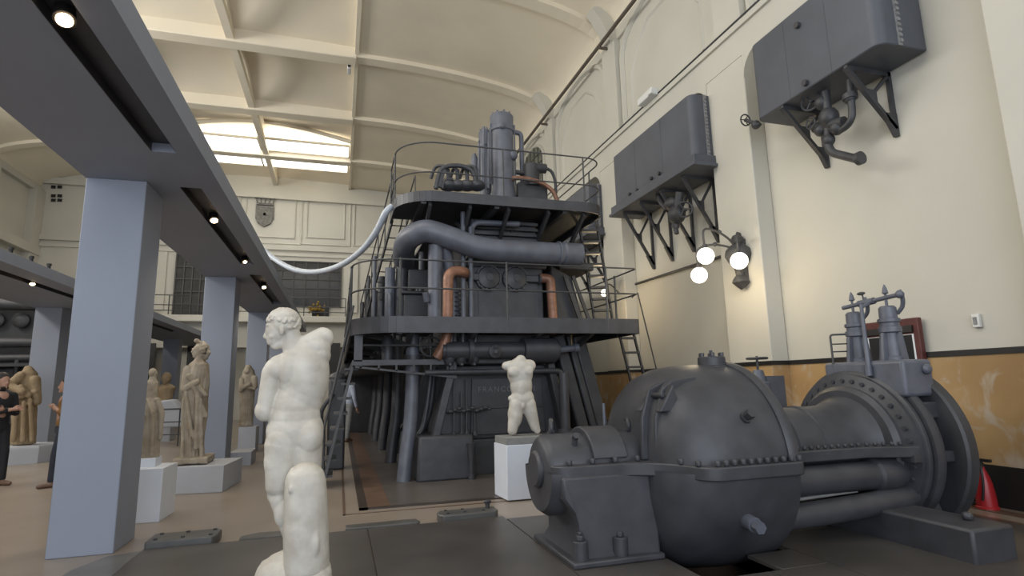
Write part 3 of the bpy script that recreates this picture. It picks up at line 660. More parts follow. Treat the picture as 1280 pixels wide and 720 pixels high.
# ================================================================== TURBO-BLOWER
AY, AZ = 4.6, .70
bl = thing('turbo_blower', 'big dark grey rounded turbine machine in the right foreground', 'machine', (3.2, AY, 0))
U = (0, 1, 0)
def lx(prof, n=48, a0=0, a1=2*pi, y=AY, z=AZ, cap=True):
    return MB().lathe(prof, (0, y, z), (1, 0, 0), n, a0, a1, u=U, cap=cap)     # angle 0 = +Y, pi/2 = up
up = [(2.45, .25), (2.46, .42), (2.50, .56), (2.56, .67), (2.65, .75), (2.78, .805), (2.95, .83), (3.15, .838), (3.42, .835), (3.42, .3)]
build('upper_casing', lx(up, 56, 0, pi), STEEL, bl)
build('rim_flange', lx([(3.40, .5), (3.40, .85), (3.43, .865), (3.47, .865), (3.50, .85), (3.50, .5)], 56, 0, pi), STEEL, bl)
lo = [(2.40, .2), (2.40, .45), (2.44, .62), (2.52, .74), (2.66, .83), (2.85, .875), (3.1, .89), (3.35, .88), (3.48, .86), (3.5, .8), (3.5, .2)]
build('lower_casing', lx(lo, 56, pi, 2*pi), STEEL, bl)
def fl(pts, z0, z1, r=.14): 
    q = rnd([V((a, b, 0)) for a, b in pts], r, 5)
    return MB().prism([(p.x, p.y) for p in q], lambda a, b, t: V((a, b, t)), z0, z1)
ol = [(1.62, 4.62), (1.62, 4.22), (2.3, 4.2), (2.52, 4.02), (2.62, 3.68), (3.53, 3.68), (3.53, 5.52), (2.6, 5.52), (2.3, 5.0), (1.62, 4.98), (1.62, 4.6)]
t = fl(ol, .655, .755)
bp = [(2.72+.075*i, 3.73, .755) for i in range(11)]+[(2.6, 3.8, .755), (2.55, 3.95, .755)]+[(1.75+.2*i, 4.27, .755) for i in range(4)]
t.bolts(bp, (0,0,1), .024, .045); t.bolts([(3.0, 3.75, .655)], (0,0,-1), .03, .04)
build('split_flange', t, STEEL, bl, bevel=.012)
# vertical joint on the left face of the casing
t = MB()
for y, x0 in ((4.28, 2.40), (4.17, 2.46)):
    t.prism([(x0, .76), (2.8, .76), (2.9, 1.43), (2.66, 1.40), (x0+.1, 1.33), (x0+.02, 1.1)], lambda a, b, t: V((a, t, b)), y, y+.035)
t.prism([(2.42, 1.15), (2.6, 1.37), (2.62, 1.15)], lambda a, b, t: V((a, t, b)), 4.315, 4.40).prism([(2.48, 1.15), (2.62, 1.37), (2.66, 1.15)], lambda a, b, t: V((a, t, b)), 4.09, 4.17)
t.bolts([(2.54, 4.13, 1.28), (2.52, 4.13, .98)], (0,1,0), .025, .22)
build('joint_flange', t, STEEL, bl, bevel=.01)
a = V((3.34, 4.55, 1.47))
t = MB().lathe([(0, .16), (.05, .15), (.06, .125), (.13, .125), (.14, .115), (.14, .01)], a, (0,0,1), 24)
t.bolts([a+V((.1*cos(k), .1*sin(k), .14)) for k in [2*pi*i/6 for i in range(6)]], (0,0,1), .02, .035).cyl(a+V((0,0,.14)), a+V((0,0,.20)), .015)
build('top_cap', t, STEEL, bl)
def spigot(px, py, y, d, r):
    p = PY(px, py, y); d = V(d).normalized()
    return MB().cyl(p-d*.12, p+d*.03, r*1.6, n=14).cyl(p, p+d*.08, r, n=12).cyl(p+d*.05, p+d*.1, r*1.3, n=6)
build('plug', spigot(931, 523, 3.87, (0, -1, .55), .03), STEELD, bl)
build('plug', spigot(941, 655, 3.72, (-.1, -1, -.1), .035), STEELB, bl)
# bearing housing and pedestal
build('bearing_cap', lx([(1.60, .05), (1.60, .22), (1.62, .25), (1.66, .275), (1.98, .275), (1.99, .29), (2.26, .29), (2.27, .265), (2.62, .265)], 40, 0, pi), STEEL, bl)
build('bearing_band', lx([(1.98, .2), (1.98, .325), (2.28, .325), (2.28, .2)], 40, .3, pi-.3), STEEL, bl, bevel=.01)
build('bearing_shell', lx([(1.60, .05), (1.60, .33), (1.66, .37), (2.5, .37), (2.5, .05)], 40, pi, 2*pi), STEEL, bl)
t = lx([(1.56, .02), (1.56, .13), (1.58, .15), (1.62, .15)], 24); build('end_cover', t, STEEL, bl)
q = [(1.74, 0.03), (2.46, 0.03), (2.46, .68), (1.66, .68), (1.66, .52), (1.74, .42), (1.80, .30), (1.80, .16)]
def ped(y0, y1): return MB().prism(q, lambda a, b, t: V((a, AY+t*(.40+.03*(b < .05)-.06*(.05 < b < .4)), b)), y0, y1)
build('pedestal', ped(-1, 1), STEEL, bl, bevel=.02)
build('foot_plate', MB().box(1.70, 2.47, 4.13, 5.05, .03, .075), STEEL, bl, bevel=.012)
for px, py in ((727, 690), (777, 684)):
    p = PY(px, py, 4.2)
    build('bolt_boss', MB().cyl((p.x, 4.22, .07), (p.x, 4.22, .21), .06, n=20).cyl((p.x, 4.22, .21), (p.x, 4.22, .25), .035, n=6).cyl((p.x, 4.22, .25), (p.x, 4.22, .275), .018, n=10), STEEL, bl, bevel=.006)
for x, y, z in ((1.76, 4.68, .975), (2.46, 4.62, .965)): build('lifting_eye', MB().torus((x, y, z+.05), (1,-.3,0), .06, .018, 20).cyl((x, y, z-.03), (x, y, z+.02), .035), STEEL, bl)
for x, y, z in ((1.86, 4.42, .93), (2.5, 4.4, .89)): build('plug', MB().cyl((x, y, z-.05), (x, y-.03, z+.04), .024, n=10).cyl((x, y-.02, z+.02), (x, y-.05, z+.045), .03, n=6), STEEL, bl)
build('dip_rod', MB().cyl((2.40, 4.95, .8), (2.40, 4.95, 1.2), .014, n=8), STEELB, bl)
# connecting barrel
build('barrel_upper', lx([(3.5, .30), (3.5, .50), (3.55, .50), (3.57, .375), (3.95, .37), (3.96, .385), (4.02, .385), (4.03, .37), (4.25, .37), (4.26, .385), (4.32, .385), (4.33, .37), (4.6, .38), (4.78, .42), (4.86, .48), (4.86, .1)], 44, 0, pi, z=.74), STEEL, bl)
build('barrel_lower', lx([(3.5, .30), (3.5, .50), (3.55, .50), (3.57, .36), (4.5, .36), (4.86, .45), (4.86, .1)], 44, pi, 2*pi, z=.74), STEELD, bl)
t = MB().prism([(3.5, 4.05), (4.5, 4.04), (4.85, 3.90), (5.0, 3.88), (5.0, 5.3), (4.8, 5.3), (4.5, 5.15), (3.5, 5.15)], lambda a, b, c: V((a, b, c)), .68, .775)
t.bolts([(3.58+.075*i, 4.10-.02*max(0, i-12), .775) for i in range(18)], (0,0,1), .02, .035); build('split_flange', t, STEEL, bl, bevel=.01)
# second stage casing
build('end_plate', lx([(4.84, .1), (4.84, .56), (4.88, .60), (4.91, .60), (4.94, .72), (4.99, .72), (4.99, .1)], 56).bolts([(4.94, AY+.655*cos(k), AZ+.655*sin(k)) for k in [2*pi*i/36 for i in range(36)]], (-1,0,0), .022, .035), STEEL, bl)
build('ring_flange', lx([(4.98, .4), (4.98, .74), (4.99, .755), (5.02, .755), (5.02, .73), (5.04, .74), (5.04, .785), (5.07, .79), (5.13, .79), (5.15, .78), (5.15, .4)], 64), STEEL, bl)
build('stage_casing', lx([(5.14, .4), (5.14, .74), (5.22, .72), (5.22, .66), (5.32, .66), (5.32, .4)], 56), STEELD, bl)
build('rear_disc', lx([(5.30, .4), (5.30, .85), (5.32, .87), (5.42, .87), (5.48, .82), (5.52, .6), (5.52, .05)], 64), STEELD, bl)
build('side_lug', MB().box(5.1, 5.34, 3.95, 4.15, 1.0, 1.15), STEEL, bl, bevel=.015); build('side_lug', MB().box(5.1, 5.34, 3.86, 4.0, .62, .72), STEEL, bl, bevel=.015)
build('side_boss', MB().lathe([(3.5, .05), (3.5, .125), (4.6, .125), (4.62, .15), (4.8, .155), (4.9, .13), (4.97, .13), (4.99, .10), (4.99, .05)], (0, 4.12, .52), (1,0,0), 24).box(4.85, 5.0, 3.88, 4.0, .64, .70), STEEL, bl)
build('return_pipe', MB().tube(crv([(3.4, 4.1, .24), (3.8, 4.05, .26), (4.5, 4.02, .30), (5.06, 4.08, .33)]), .10, 20), STEEL, bl)
build('thin_pipe', MB().cyl((3.5, 4.1, .37), (4.4, 4.1, .40), .014, n=8), SLAB, bl)
# foundation block under the second stage
build('foundation_block', MB().box(4.46, 4.90, 3.20, 5.8, .0, .27).cyl((4.74, 3.42, .27), (4.74, 3.42, .33), .045, n=6), STEEL, bl, bevel=.03)
build('support_foot', MB().hexa([(4.75, 3.95, .0), (5.28, 3.95, .0), (5.28, 5.2, .0), (4.75, 5.2, .0)], [(5.0, 4.1, .5), (5.25, 4.1, .5), (5.25, 5.1, .5), (5.0, 5.1, .5)]), STEELD, bl, bevel=.02)
# valve gear on top
build('valve_chest', MB().box(4.99, 5.36, 3.98, 4.88, 1.2, 1.545).cyl((5.26, 4.0, 1.45), (5.26, 3.93, 1.45), .05, n=14), STEELB, bl, bevel=.07, seg=4)
for y, k in ((4.23, 1.0), (4.62, .98)):
    p = V((5.2, y, 1.54))
    v = build('control_valve', MB().lathe([(0, .105*k), (.03, .105*k), (.05, .085*k), (.27*k, .072*k), (.28*k, .10*k), (.33*k, .10*k), (.34*k, .085*k), (.37*k, .085*k), (.38*k, .10*k), (.41*k, .10*k), (.42*k, .08*k), (.52*k, .078*k), (.54*k, .06*k), (.54*k, .01)], p, (0,0,1), 24), STEELB, bl)
    t = MB()
    for a in (0, pi/2, pi, 3*pi/2): t.bar(p+V((.12*cos(a), .12*sin(a), 0)), p+V((.085*cos(a), .085*sin(a), .27*k)), .03, .05)
    build('yoke', t, STEELB, v)
    build('spindle', MB().lathe([(.52*k, .014), (.66*k, .012), (.67*k, .03), (.72*k, .02), (.76*k, .004)], p, (0,0,1), 12), STEELB, v)
    build('lever_arm', MB().tube(crv([p+V((.05, -.06, .46*k)), p+V((.05, -.12, .52*k)), p+V((.03, -.15, .6*k)), p+V((.01, -.14, .68*k))]), .02, 8), STEELB, v)
build('cross_shaft', MB().cyl((5.2, 4.74, 2.13), (5.2, 4.08, 2.175), .022, n=12).ell((5.2, 4.08, 2.175), .04).cyl((5.2, 4.54, 2.145), (5.2, 4.36, 2.155), .035, n=12), STEELB, bl)
build('shaft_stand', MB().cyl((4.97, 4.32, 1.46), (5.02, 4.36, 2.11), .024, .017, n=12).tube([(5.02, 4.36, 2.08), (5.2, 4.40, 2.15)], .018, 8).cyl((4.96, 4.32, 1.4), (4.96, 4.32, 1.5), .035, n=12), STEELB, bl)
build('gauge_ladder', MB().tube(rnd([(5.0, 4.76, 1.35), (5.0, 4.76, 1.84), (5.14, 4.68, 1.84)], .03), .011, 8).cyl((5.0, 4.76, 1.74), (5.14, 4.68, 1.74), .007).cyl((5.0, 4.76, 1.66), (5.14, 4.68, 1.66), .007), IRON, bl)
build('indicator', MB().ell((5.2, 4.50, 2.25), (.02, .05, .018)).cyl((5.2, 4.47, 2.14), (5.2, 4.49, 2.25), .008), IRON, bl)

# valve with handwheel standing behind the dome
p = PY(946, 448, 5.9)
hv = thing('stop_valve', 'stop valve with a small flat handwheel behind the dome of the turbine machine', 'valve', (p.x, 5.9, 0))
build('body', MB().lathe([(0, .12), (.05, .12), (.06, .07), (p.z-.42, .07), (p.z-.4, .13), (p.z-.3, .13), (p.z-.28, .09), (p.z-.15, .06), (p.z-.14, .04)], (p.x, 5.9, 0), (0,0,1), 20).box(p.x+.05, p.x+.3, 5.8, 6.0, 0, p.z-.22), STEELB, hv)
build('handwheel', MB().torus(p, (0,0,1), .12, .014, 24).bar(p-V((.12,0,0)), p+V((.12,0,0)), .02, .012).bar(p-V((0,.12,0)), p+V((0,.12,0)), .02, .012).cyl(p-V((0,0,.16)), p+V((0,0,.03)), .015), IRON, hv)

# ================================================================== WALL TANKS
def tank(label, y0, y1, z0, z1, xf, brs, base=False, nm='wall_tank'):
    r = thing(nm, label, 'tank', (XW, (y0+y1)/2, z0), 'tanks on the right wall')
    rc = .14
    xb = XW-.02 if not base else XW-.02
    def sec(y): return [(xb, y), (xf+.0, y)]
    q = [(xb, y1), (xf+rc, y1)]+[(xf+rc-rc*sin(a), y1-rc+rc*cos(a)) for a in [pi/2*k/6 for k in range(1, 7)]]
    q += [(xf+rc-rc*cos(a), y0+rc-rc*sin(a)) for a in [pi/2*k/6 for k in range(7)]]+[(xb, y0)]
    build('shell', MB().prism(q, lambda a, b, t: V((a, b, t)), z0, z1), TANKM, r, bevel=.015)
    t = MB()
    xs = xf+rc+.16
    t.bar((xs, y0-.004, z0), (xs, y0-.004, z1), .06, .012, (0,1,0))
    nb = int((z1-z0)/.07)
    t.bolts([(xs, y0, z0+.05+.07*i) for i in range(nb)], (0,-1,0), .022, .035)
    build('riveted_seam', t, RIVET, r)
    for k in (1/3, 2/3): yy = y0+(y1-y0)*k; build('front_seam', MB().box(xf-.004, xf+.01, yy-.008, yy+.008, z0+.01, z1-.01), TANKM, r)
    if base:
        build('cradle', MB().box(xf-.06, xb, y0-.06, y1+.05, z0-.2, z0-.02).box(xf-.1, xb, y0-.1, y1+.1, z0-.24, z0-.18), TANKM, r, bevel=.01)
    zz = z0-(.24 if base else 0)
    for y, zb in brs:
        t = MB().bar((xf+.02, y, zz-.03), (XW-.01, y, zz-.03), .05, .06).bar((xf+.02, y, zz-.03), (XW-.03, y, zb), .05, .06, (0,1,0)).bar((XW-.03, y, zz), (XW-.03, y, zb), .05, .05, (0,1,0))
        t.bar((XW-.36, y, (zz+zb)/2+.03), (XW-.06, y, zz-.06), .04, .04, (0,1,0))
        t.prism([(XW-.05, zb-.1), (XW-.005, zb-.1), (XW-.005, zb+.2), (XW-.2, zb+.2)], lambda a, b, u: V((a, u, b)), y-.03, y+.03)
        t.prism([(XW-.45, (zz+zb)/2+.10), (XW-.3, (zz+zb)/2+.10), (XW-.3, (zz+zb)/2-.07)], lambda a, b, u: V((a, u, b)), y-.03, y+.03)
        build('bracket', t, STEELD, r)
    return r
def handwheel(c, ax, R):
    u, w, d = basis(ax); c = V(c); t = MB().torus(c, ax, R, R*.13, 20, 6)
    for a in (0, 2*pi/3, 4*pi/3): t.cyl(c, c+(u*cos(a)+w*sin(a))*R, R*.09, n=6)
    return t.ell(c, R*.2, nu=8, nv=6)
ta = tank('nearest wall tank, at top right, on two brackets with a cluster of valves below', 4.5, 6.62, 5.28, 6.5, 6.0, [(6.1, 4.5), (5.02, 4.5)])
xv = 6.25
def VP(px, py): return PX(px, py, xv)
a, b, c = VP(1035, 140), VP(1035, 190), VP(1072, 199)
build('valve_pipe', MB().tube(rnd([a+V((0,0,.3)), a, b, c], .15), .055, 12).cyl(c, c+V((0,-.06,0)), .085).tube(rnd([VP(1062, 100), VP(1066, 150), VP(1050, 165), VP(1032, 160)], .12), .045, 12).cyl(VP(1062, 118), VP(1063, 124), .09), STEELD, ta)
t = MB()
for px, py, r in ((1036, 147, .13), (1026, 162, .09), (1046, 160, .09), (1062, 122, .08), (1036, 175, .08), (1028, 128, .1)): t.ell(VP(px, py), (r, r, r*1.1), nu=14, nv=8)
t.cyl(VP(1018, 160), VP(1055, 152), .07); build('valve_body', t, STEELD, ta)
build('handwheel', handwheel(VP(1017, 127)+V((-.05,0,0)), (-1,-.3,.1), .13).cyl(VP(1017, 127), VP(1034, 140), .025), STEELD, ta)
build('handwheel', handwheel(VP(1022, 155)+V((-.12,0,0)), (-1,.1,.0), .08), STEELD, ta)
h = PX(935, 148, 6.1)
build('end_valve', handwheel(h+V((0,.06,0)), (0,1,.1), .09).cyl(h+V((0,.06,0)), PX(950, 156, 6.1), .03).ell(PX(945, 156, 6.1), .07, nu=12, nv=8), STEELD, ta)
for q in ((998, 32), (1008, 104)): build('bolt', MB().bolts([PX(*q, 6.0)], (-1,0,0), .045, .05, 8), STEELD, ta)
tb = tank('middle wall tank above the globe lamps, on a heavy cradle and four long brackets', 8.2, 11.35, 5.42, 6.6, 6.02, [(8.65, 4.02), (9.42, 4.02), (10.2, 4.0), (10.95, 3.98)], True)
for q in ((788, 243), (797, 238), (815, 223), (825, 217)): build('bolt', MB().bolts([PX(*q, 6.02)], (-1,0,0), .04, .05, 8), STEELD, tb)
xv = 6.2
build('valve_body', MB().ell(VP(846, 268), (.16, .2, .2), nu=14, nv=8).ell(VP(840, 255), (.14, .2, .14), nu=14, nv=8).cyl(VP(850, 240), VP(844, 285), .08).cyl(VP(842, 275), VP(846, 292), .045).tube(crv([VP(835, 262), VP(826, 252), VP(822, 238)]), .06, 10), STEELD, tb)
build('handwheel', handwheel(VP(858, 262)+V((-.05,0,0)), (-.6,-1,.1), .15).cyl(VP(858, 262), VP(847, 266), .03), STEELD, tb)
tank('farthest wall tank, half hidden behind the right end of the upper gallery', 12.75, 15.2, 5.35, 6.5, 6.02, [(13.3, 4.0), (14.4, 4.0)], True)

# ================================================================== WALL FITTINGS
L0 = V((XP, 7.66, 3.3))
lm = thing('wall_lamp', 'ornate dark wall lamp with three glowing globes on the pilaster under the middle tank', 'lamp', L0)
t = MB().lathe([(-.42, .01), (-.38, .06), (-.3, .14), (-.24, .12), (-.18, .07), (-.05, .09), (.05, .17), (.15, .22), (.25, .2), (.33, .12), (.36, .07), (.4, .09), (.45, .1), (.5, .07), (.52, .01)], L0+V((-.10,0,-.03)), (0,0,1), 20)
t.box(XP-.07, XP, 7.58, 7.74, 2.95, 3.7); build('backplate', t, IRON, lm)
G = [PY(924, 326, 7.25), PY(882, 320, 7.5), PY(874, 344, 7.95)]
for g in G:
    k = build('arm', MB().tube(crv([L0+V((-.12,0,.2)), L0.lerp(g, .35)+V((0,0,.36)), L0.lerp(g, .7)+V((0,0,.46)), V((g.x, g.y, g.z+.42)), g+V((0,0,.12))]), .018, 8).ell(L0.lerp(g, .6)+V((0,0,.45)), .04, nu=10, nv=6).ell(L0+V((-.12,0,.38)), .07, nu=10, nv=6), IRON, lm)
    build('globe', MB().ell(g, .135, nu=24, nv=14), GLOW, lm); build('socket', MB().cyl(g+V((0,0,.11)), g+V((0,0,.19)), .06, .035, 14), IRON, lm)
a, b = PX(805, 345, XP-.03), PX(912, 317, XP-.03)
solo('wall_line', MB().cyl((XW-.03, 12.0, a.z), (XW-.03, 8.3, a.z-.05), .03, n=8), STEELD, 'thin dark line along the wall below the middle tank', 'pipe', (XW-.03, 10, a.z))  # thin rod along the line where the wall tone changes
cp = thing('ceiling_pipe', 'long dark pipe running high along the right wall on short brackets', 'pipe', (6.3, 12, 10.25))
build('pipe', MB().cyl((6.38, YB, 10.12), (6.38, 27, 10.3), .05, n=12), PIPEB, cp)
for y in PIL: build('bracket', MB().bar((6.35, y, 10.12), (XW, y, 10.12), .05, .06), PIPEB, cp)
p = PX(812, 135, XP-.1)
solo('emergency_light', MB().box(p.x-.12, XP-.04, p.y-.3, p.y+.3, 7.44, 7.6).box(p.x-.16, p.x-.1, p.y-.34, p.y-.2, 7.43, 7.52), WHITE, 'small pale box lying on the wall ledge above the middle tank', 'emergency light', (p.x, p.y, 7.44), bevel=.02)
p = PX(1223, 401, XW)
sb = thing('wall_switch', 'small white box on the right wall above the ochre marble', 'switch', p)
build('box', MB().box(XW-.05, XW, p.y-.04, p.y+.04, p.z-.075, p.z+.075), WHITE, sb, bevel=.01); build('rocker', MB().box(XW-.06, XW-.05, p.y-.018, p.y+.018, p.z-.04, p.z+.04), SLAB, sb)
# maroon switchboard frame on the wall
a, b = PX(1112, 409, XW), PX(1157, 452, XW); y0 = b.y-.06; y1 = a.y+.30; z1 = b.z+.53; zb = 1.40
sw = thing('switch_cabinet', 'maroon wooden panel with two white framed panes on the wall behind the turbine valves', 'cabinet', (XW, (y0+y1)/2, zb))
build('board', MB().box(XW-.12, XW-.045, y0, y1, zb, z1), MAROON, sw, bevel=.01)
for c in (.27, .73):
    yy = y0+(y1-y0)*c; w = (y1-y0)*.17
    f = build('pane_frame', MB().tube([(XW-.125, yy-w, zb+.06), (XW-.125, yy-w, z1-.2), (XW-.125, yy+w, z1-.2), (XW-.125, yy+w, zb+.06)], .014, 4, True), WHITE, sw)
    build('pane', MB().box(XW-.126, XW-.12, yy-w, yy+w, zb+.06, z1-.2), GLASSD, f)
    build('blind_box', MB().box(XW-.15, XW-.12, yy-w*1.1, yy+w*1.1, z1-.17, z1-.09), BLACK, f)
# extinguisher
p = PX(1230, 606, 6.52); p.z = 0.0
ex_ = thing('fire_extinguisher', 'red fire extinguisher standing by the wall behind the turbine disc', 'fire extinguisher', p)
build('cylinder', MB().lathe([(0, .105), (.025, .105), (.035, .092), (.12, .09), (.26, .075), (.34, .055), (.40, .03), (.43, .026)], p, (0,0,1), 24), RED, ex_)
build('valve', MB().cyl(p+V((0,0,.43)), p+V((0,0,.5)), .02).box(p.x-.02, p.x+.02, p.y-.1, p.y+.03, .48, .51), BLACK, ex_)
build('hose', MB().tube(crv([p+V((0,-.02,.46)), p+V((-.09,-.06,.42)), p+V((-.1,-.06,.25)), p+V((-.095,-.03,.1))]), .012, 8), BLACK, ex_)
sy_ = PX(1226, 575, 6.58).y+.28
solo('stand_post', MB().lathe([(0, .16), (.02, .16), (.04, .03), (.55, .03), (.56, .09), (.72, .1), (.74, .06), (.74, .01)], (6.58, sy_, 0), (0,0,1), 20), STEELD, 'low dark post with a rounded head beside the fire extinguisher', 'post', (6.58, sy_, 0))
# camera on the ceiling edge, crest, vent marks
p = PZ(438, 86, ZV-.22)
sc = thing('security_camera', 'tiny white security camera hanging from the ceiling edge above the engine', 'camera', p)
build('housing', MB().box(p.x-.1, p.x+.02, p.y-.2, p.y+.2, p.z-.1, p.z+.06), WHITE, sc, bevel=.02); build('mount', MB().cyl(p+V((0,0,.05)), V((p.x, p.y, ZV-.05)), .03), WHITE, sc); build('lens', MB().cyl((p.x-.04, p.y-.2, p.z-.02), (p.x-.04, p.y-.23, p.z-.02), .05), BLACK, sc)
p = PY(331, 268, YF)
p.y = YF-.02
cr = thing('coat_of_arms', 'grey stone shield with a crown on the far wall panel', 'relief', p)
sh = [(-.42, .42), (.42, .42), (.42, -.25), (.3, -.5), (0, -.68), (-.3, -.5), (-.42, -.25)]
build('shield', MB().prism([(p.x+a, p.z+b) for a, b in sh], lambda a, b, t: V((a, t, b)), YF-.12, YF-.02), CREST, cr, bevel=.02)
build('emblem', MB().box(p.x-.3, p.x+.3, YF-.14, YF-.12, p.z-.1, p.z+.05).box(p.x-.06, p.x+.06, YF-.14, YF-.12, p.z-.5, p.z+.3), CREST, cr)
t = MB().box(p.x-.4, p.x+.4, YF-.16, YF-.02, p.z+.46, p.z+.56)
for k in range(5): t.cyl((p.x-.36+.18*k, YF-.1, p.z+.55), (p.x-.42+.21*k, YF-.12, p.z+.8), .03).ell((p.x-.42+.21*k, YF-.12, p.z+.82), .07, nu=10, nv=6)
build('crown', t, CREST, cr)
k = 0
VL = ['upper left', 'upper right', 'middle left', 'middle right', 'lower left', 'lower right']
for py in (234, 245, 250.5):
    for px in (67, 75):
        a = PY(px, py, YF)
        solo('vent', MB().tube([(a.x-.08, YF-.03, a.z-.06), (a.x+.08, YF-.03, a.z-.06), (a.x+.08, YF-.03, a.z+.06), (a.x-.08, YF-.03, a.z+.06)], .02, 4, True).box(a.x-.08, a.x+.08, YF-.03, YF-.01, a.z-.06, a.z+.06), BLACK, 'small dark wall vent at top left, the %s one of six' % VL[k], 'vent', a, 'six small vents on the far wall'); k += 1
# floor covers
t = lambda a, b, c, d, h: MB().prism([(a+.04, c), (b-.04, c), (b, c+.05), (b, d-.05), (b-.04, d), (a+.04, d), (a, d-.05), (a, c+.05)], lambda u, v, w: V((u, v, w)), .03, .03+h)
c1 = thing('floor_cover', 'raised steel cover strip on the floor beside the nearest column', 'floor cover', (-1.38, 6.2, .03))
build('plate', t(-1.6, -1.0, 6.03, 6.35, .0).box(-1.6, -1.0, 6.03, 6.35, 0, .03) if 0 else MB().prism([(-1.62, 6.04), (-1.08, 6.04), (-1.04, 6.1), (-1.04, 6.3), (-1.08, 6.36), (-1.62, 6.36)], lambda u, v, w: V((u, v, w)), 0, .085), STEELC, c1, bevel=.012)
build('screw', MB().bolts([(x, y, .085) for x in (-1.55, -1.33, -1.1) for y in (6.1, 6.3)], (0,0,1), .018, .012, 8), STEELD, c1)
c2 = thing('floor_cover', 'raised steel cover strip with a knob in front of the torso plinth', 'floor cover', (1.33, 6.1, .0))
build('plate', MB().prism([(1.06, 6.03), (1.62, 6.03), (1.66, 6.1), (1.66, 6.28), (1.06, 6.28), (1.02, 6.2), (1.02, 6.1)], lambda u, v, w: V((u, v, w)), 0, .085), STEELC, c2, bevel=.012)
build('knob', MB().cyl((1.57, 6.2, .085), (1.57, 6.2, .14), .025, n=12).ell((1.57, 6.2, .15), (.045, .03, .025), nu=12, nv=6), STEELD, c2)
build('screw', MB().bolts([(1.12, 6.1, .085), (1.3, 6.1, .085), (1.5, 6.1, .085), (1.12, 6.24, .085), (1.3, 6.24, .085)], (0,0,1), .016, .01, 8), STEELD, c2)
solo('floor_cover', MB().prism([(.1, 6.03), (.8, 6.03), (.83, 6.08), (.8, 6.2), (.1, 6.2)], lambda u, v, w: V((u, v, w)), 0, .045), STEELC, 'flat steel cover plate between the youth statue and the knobbed cover strip', 'floor cover', (.45, 6.1, 0), bevel=.008)
solo('floor_cover', MB().prism([(-.85, 6.03), (-.3, 6.03), (-.3, 6.2), (-.7, 6.24), (-.85, 6.15)], lambda u, v, w: V((u, v, w)), 0, .04), STEELC, 'flat steel cover plate just behind the base of the youth statue', 'floor cover', (-.55, 6.1, 0), bevel=.008)
# ================================================================== STATUES
def fig(y0, px0, k):             # picture measures on the statue's own upright plane; k metres per picture unit of depth
    def q(px, py, d=0): p = PY(px, py, y0+d*k); return p
    return q
# ---- white youth seen from behind
YY = 4.4; s = .00555
q = fig(YY, 0, s)
yo = thing('youth_statue', 'white marble statue of a naked youth seen from behind in the foreground', 'statue', (-.25, YY, .03))
B = MB()
E_ = lambda a, r, rot=None: B.ell(a, tuple(x*s for x in r), rot, 28, 16)
C_ = lambda a, b, r0, r1: B.cap(a, b, r0*s, r1*s, 24)
# trunk
E_(q(382, 468), (30, 24, 52)); E_(q(370, 508), (28.5, 21, 36)); E_(q(369, 522), (31, 21.5, 30)); E_(q(369, 538), (35, 23, 31)); E_(q(377, 490), (28, 21, 40))
C_(q(349, 458), q(396, 444), 15, 18); E_(q(386, 462, -2), (23, 20, 42)); C_(q(398, 436), q(398, 474), 13.5, 13); C_(q(398, 474), q(391, 505), 13, 11); E_(q(366, 468, -2), (18, 18, 36))
C_(q(396, 455), q(388, 498), 15, 12); E_(q(386, 458, -11), (18, 13, 26)); E_(q(362, 462, -10), (14, 12, 24))
# neck and shoulders
C_(q(370, 448), q(363, 418), 15, 12.5); C_(q(370, 438), q(392, 440), 10, 15); C_(q(364, 446), q(350, 456), 11, 12); E_(q(374, 446, -5), (22, 14, 15))
E_(q(356, 549, -5), (21, 18, 22)); E_(q(386, 545, -7), (18, 19, 24)); E_(q(369, 533, -9), (28, 13, 18))
# head in profile to the left, bowed
E_(q(356, 405), (19, 17, 19)); E_(q(347, 413, 1), (15, 14, 18)); E_(q(342.5, 419, 1), (9.5, 11, 15)); C_(q(345, 430, 1), q(355, 427, 1), 7, 9); E_(q(345, 432, 1), (6.5, 6.5, 5.5))
C_(q(335, 411, 1), q(331.5, 421, 1), 2.2, 3.0); E_(q(333.5, 422.5, 1), (3, 4, 2.2)); E_(q(336.5, 427, 1), (3.4, 5, 1.7)); E_(q(337.5, 430, 1), (3.4, 5, 1.7)); E_(q(336, 407, 1), (3.8, 11, 3))
E_(q(352.5, 413, -16), (3, 2.5, 6.5)); E_(q(341, 420, -7), (5, 5, 5))
# left arm: bent, hand across the belly
E_(q(345, 463), (15, 16, 17)); C_(q(341, 466), q(333, 508), 13.5, 11.5); E_(q(331, 513), (12, 12, 14)); C_(q(331, 514), q(346, 520, 34), 12, 9); C_(q(346, 520, 34), q(364, 517, 40), 7, 6.5)
for i in range(4): C_(q(364, 512+3.4*i, 41), q(373+1.5*(i in (1, 2)), 512+3.5*i, 42), 2.0, 1.7); C_(q(373+1.5*(i in (1, 2)), 512+3.5*i, 42), q(379, 513+3.5*i, 37), 1.8, 1.5)
C_(q(356, 513, 42), q(363, 506, 43), 2.3, 1.8)
# right arm: raised stump broken off
E_(q(394, 436), (20, 18, 19)); C_(q(390, 432), q(403, 423, 4), 17, 15); B.cyl(q(394, 429, 3), q(409, 420, 6), 14.5*s, 13*s, 24); C_(q(399, 438), q(400, 466), 13, 10)
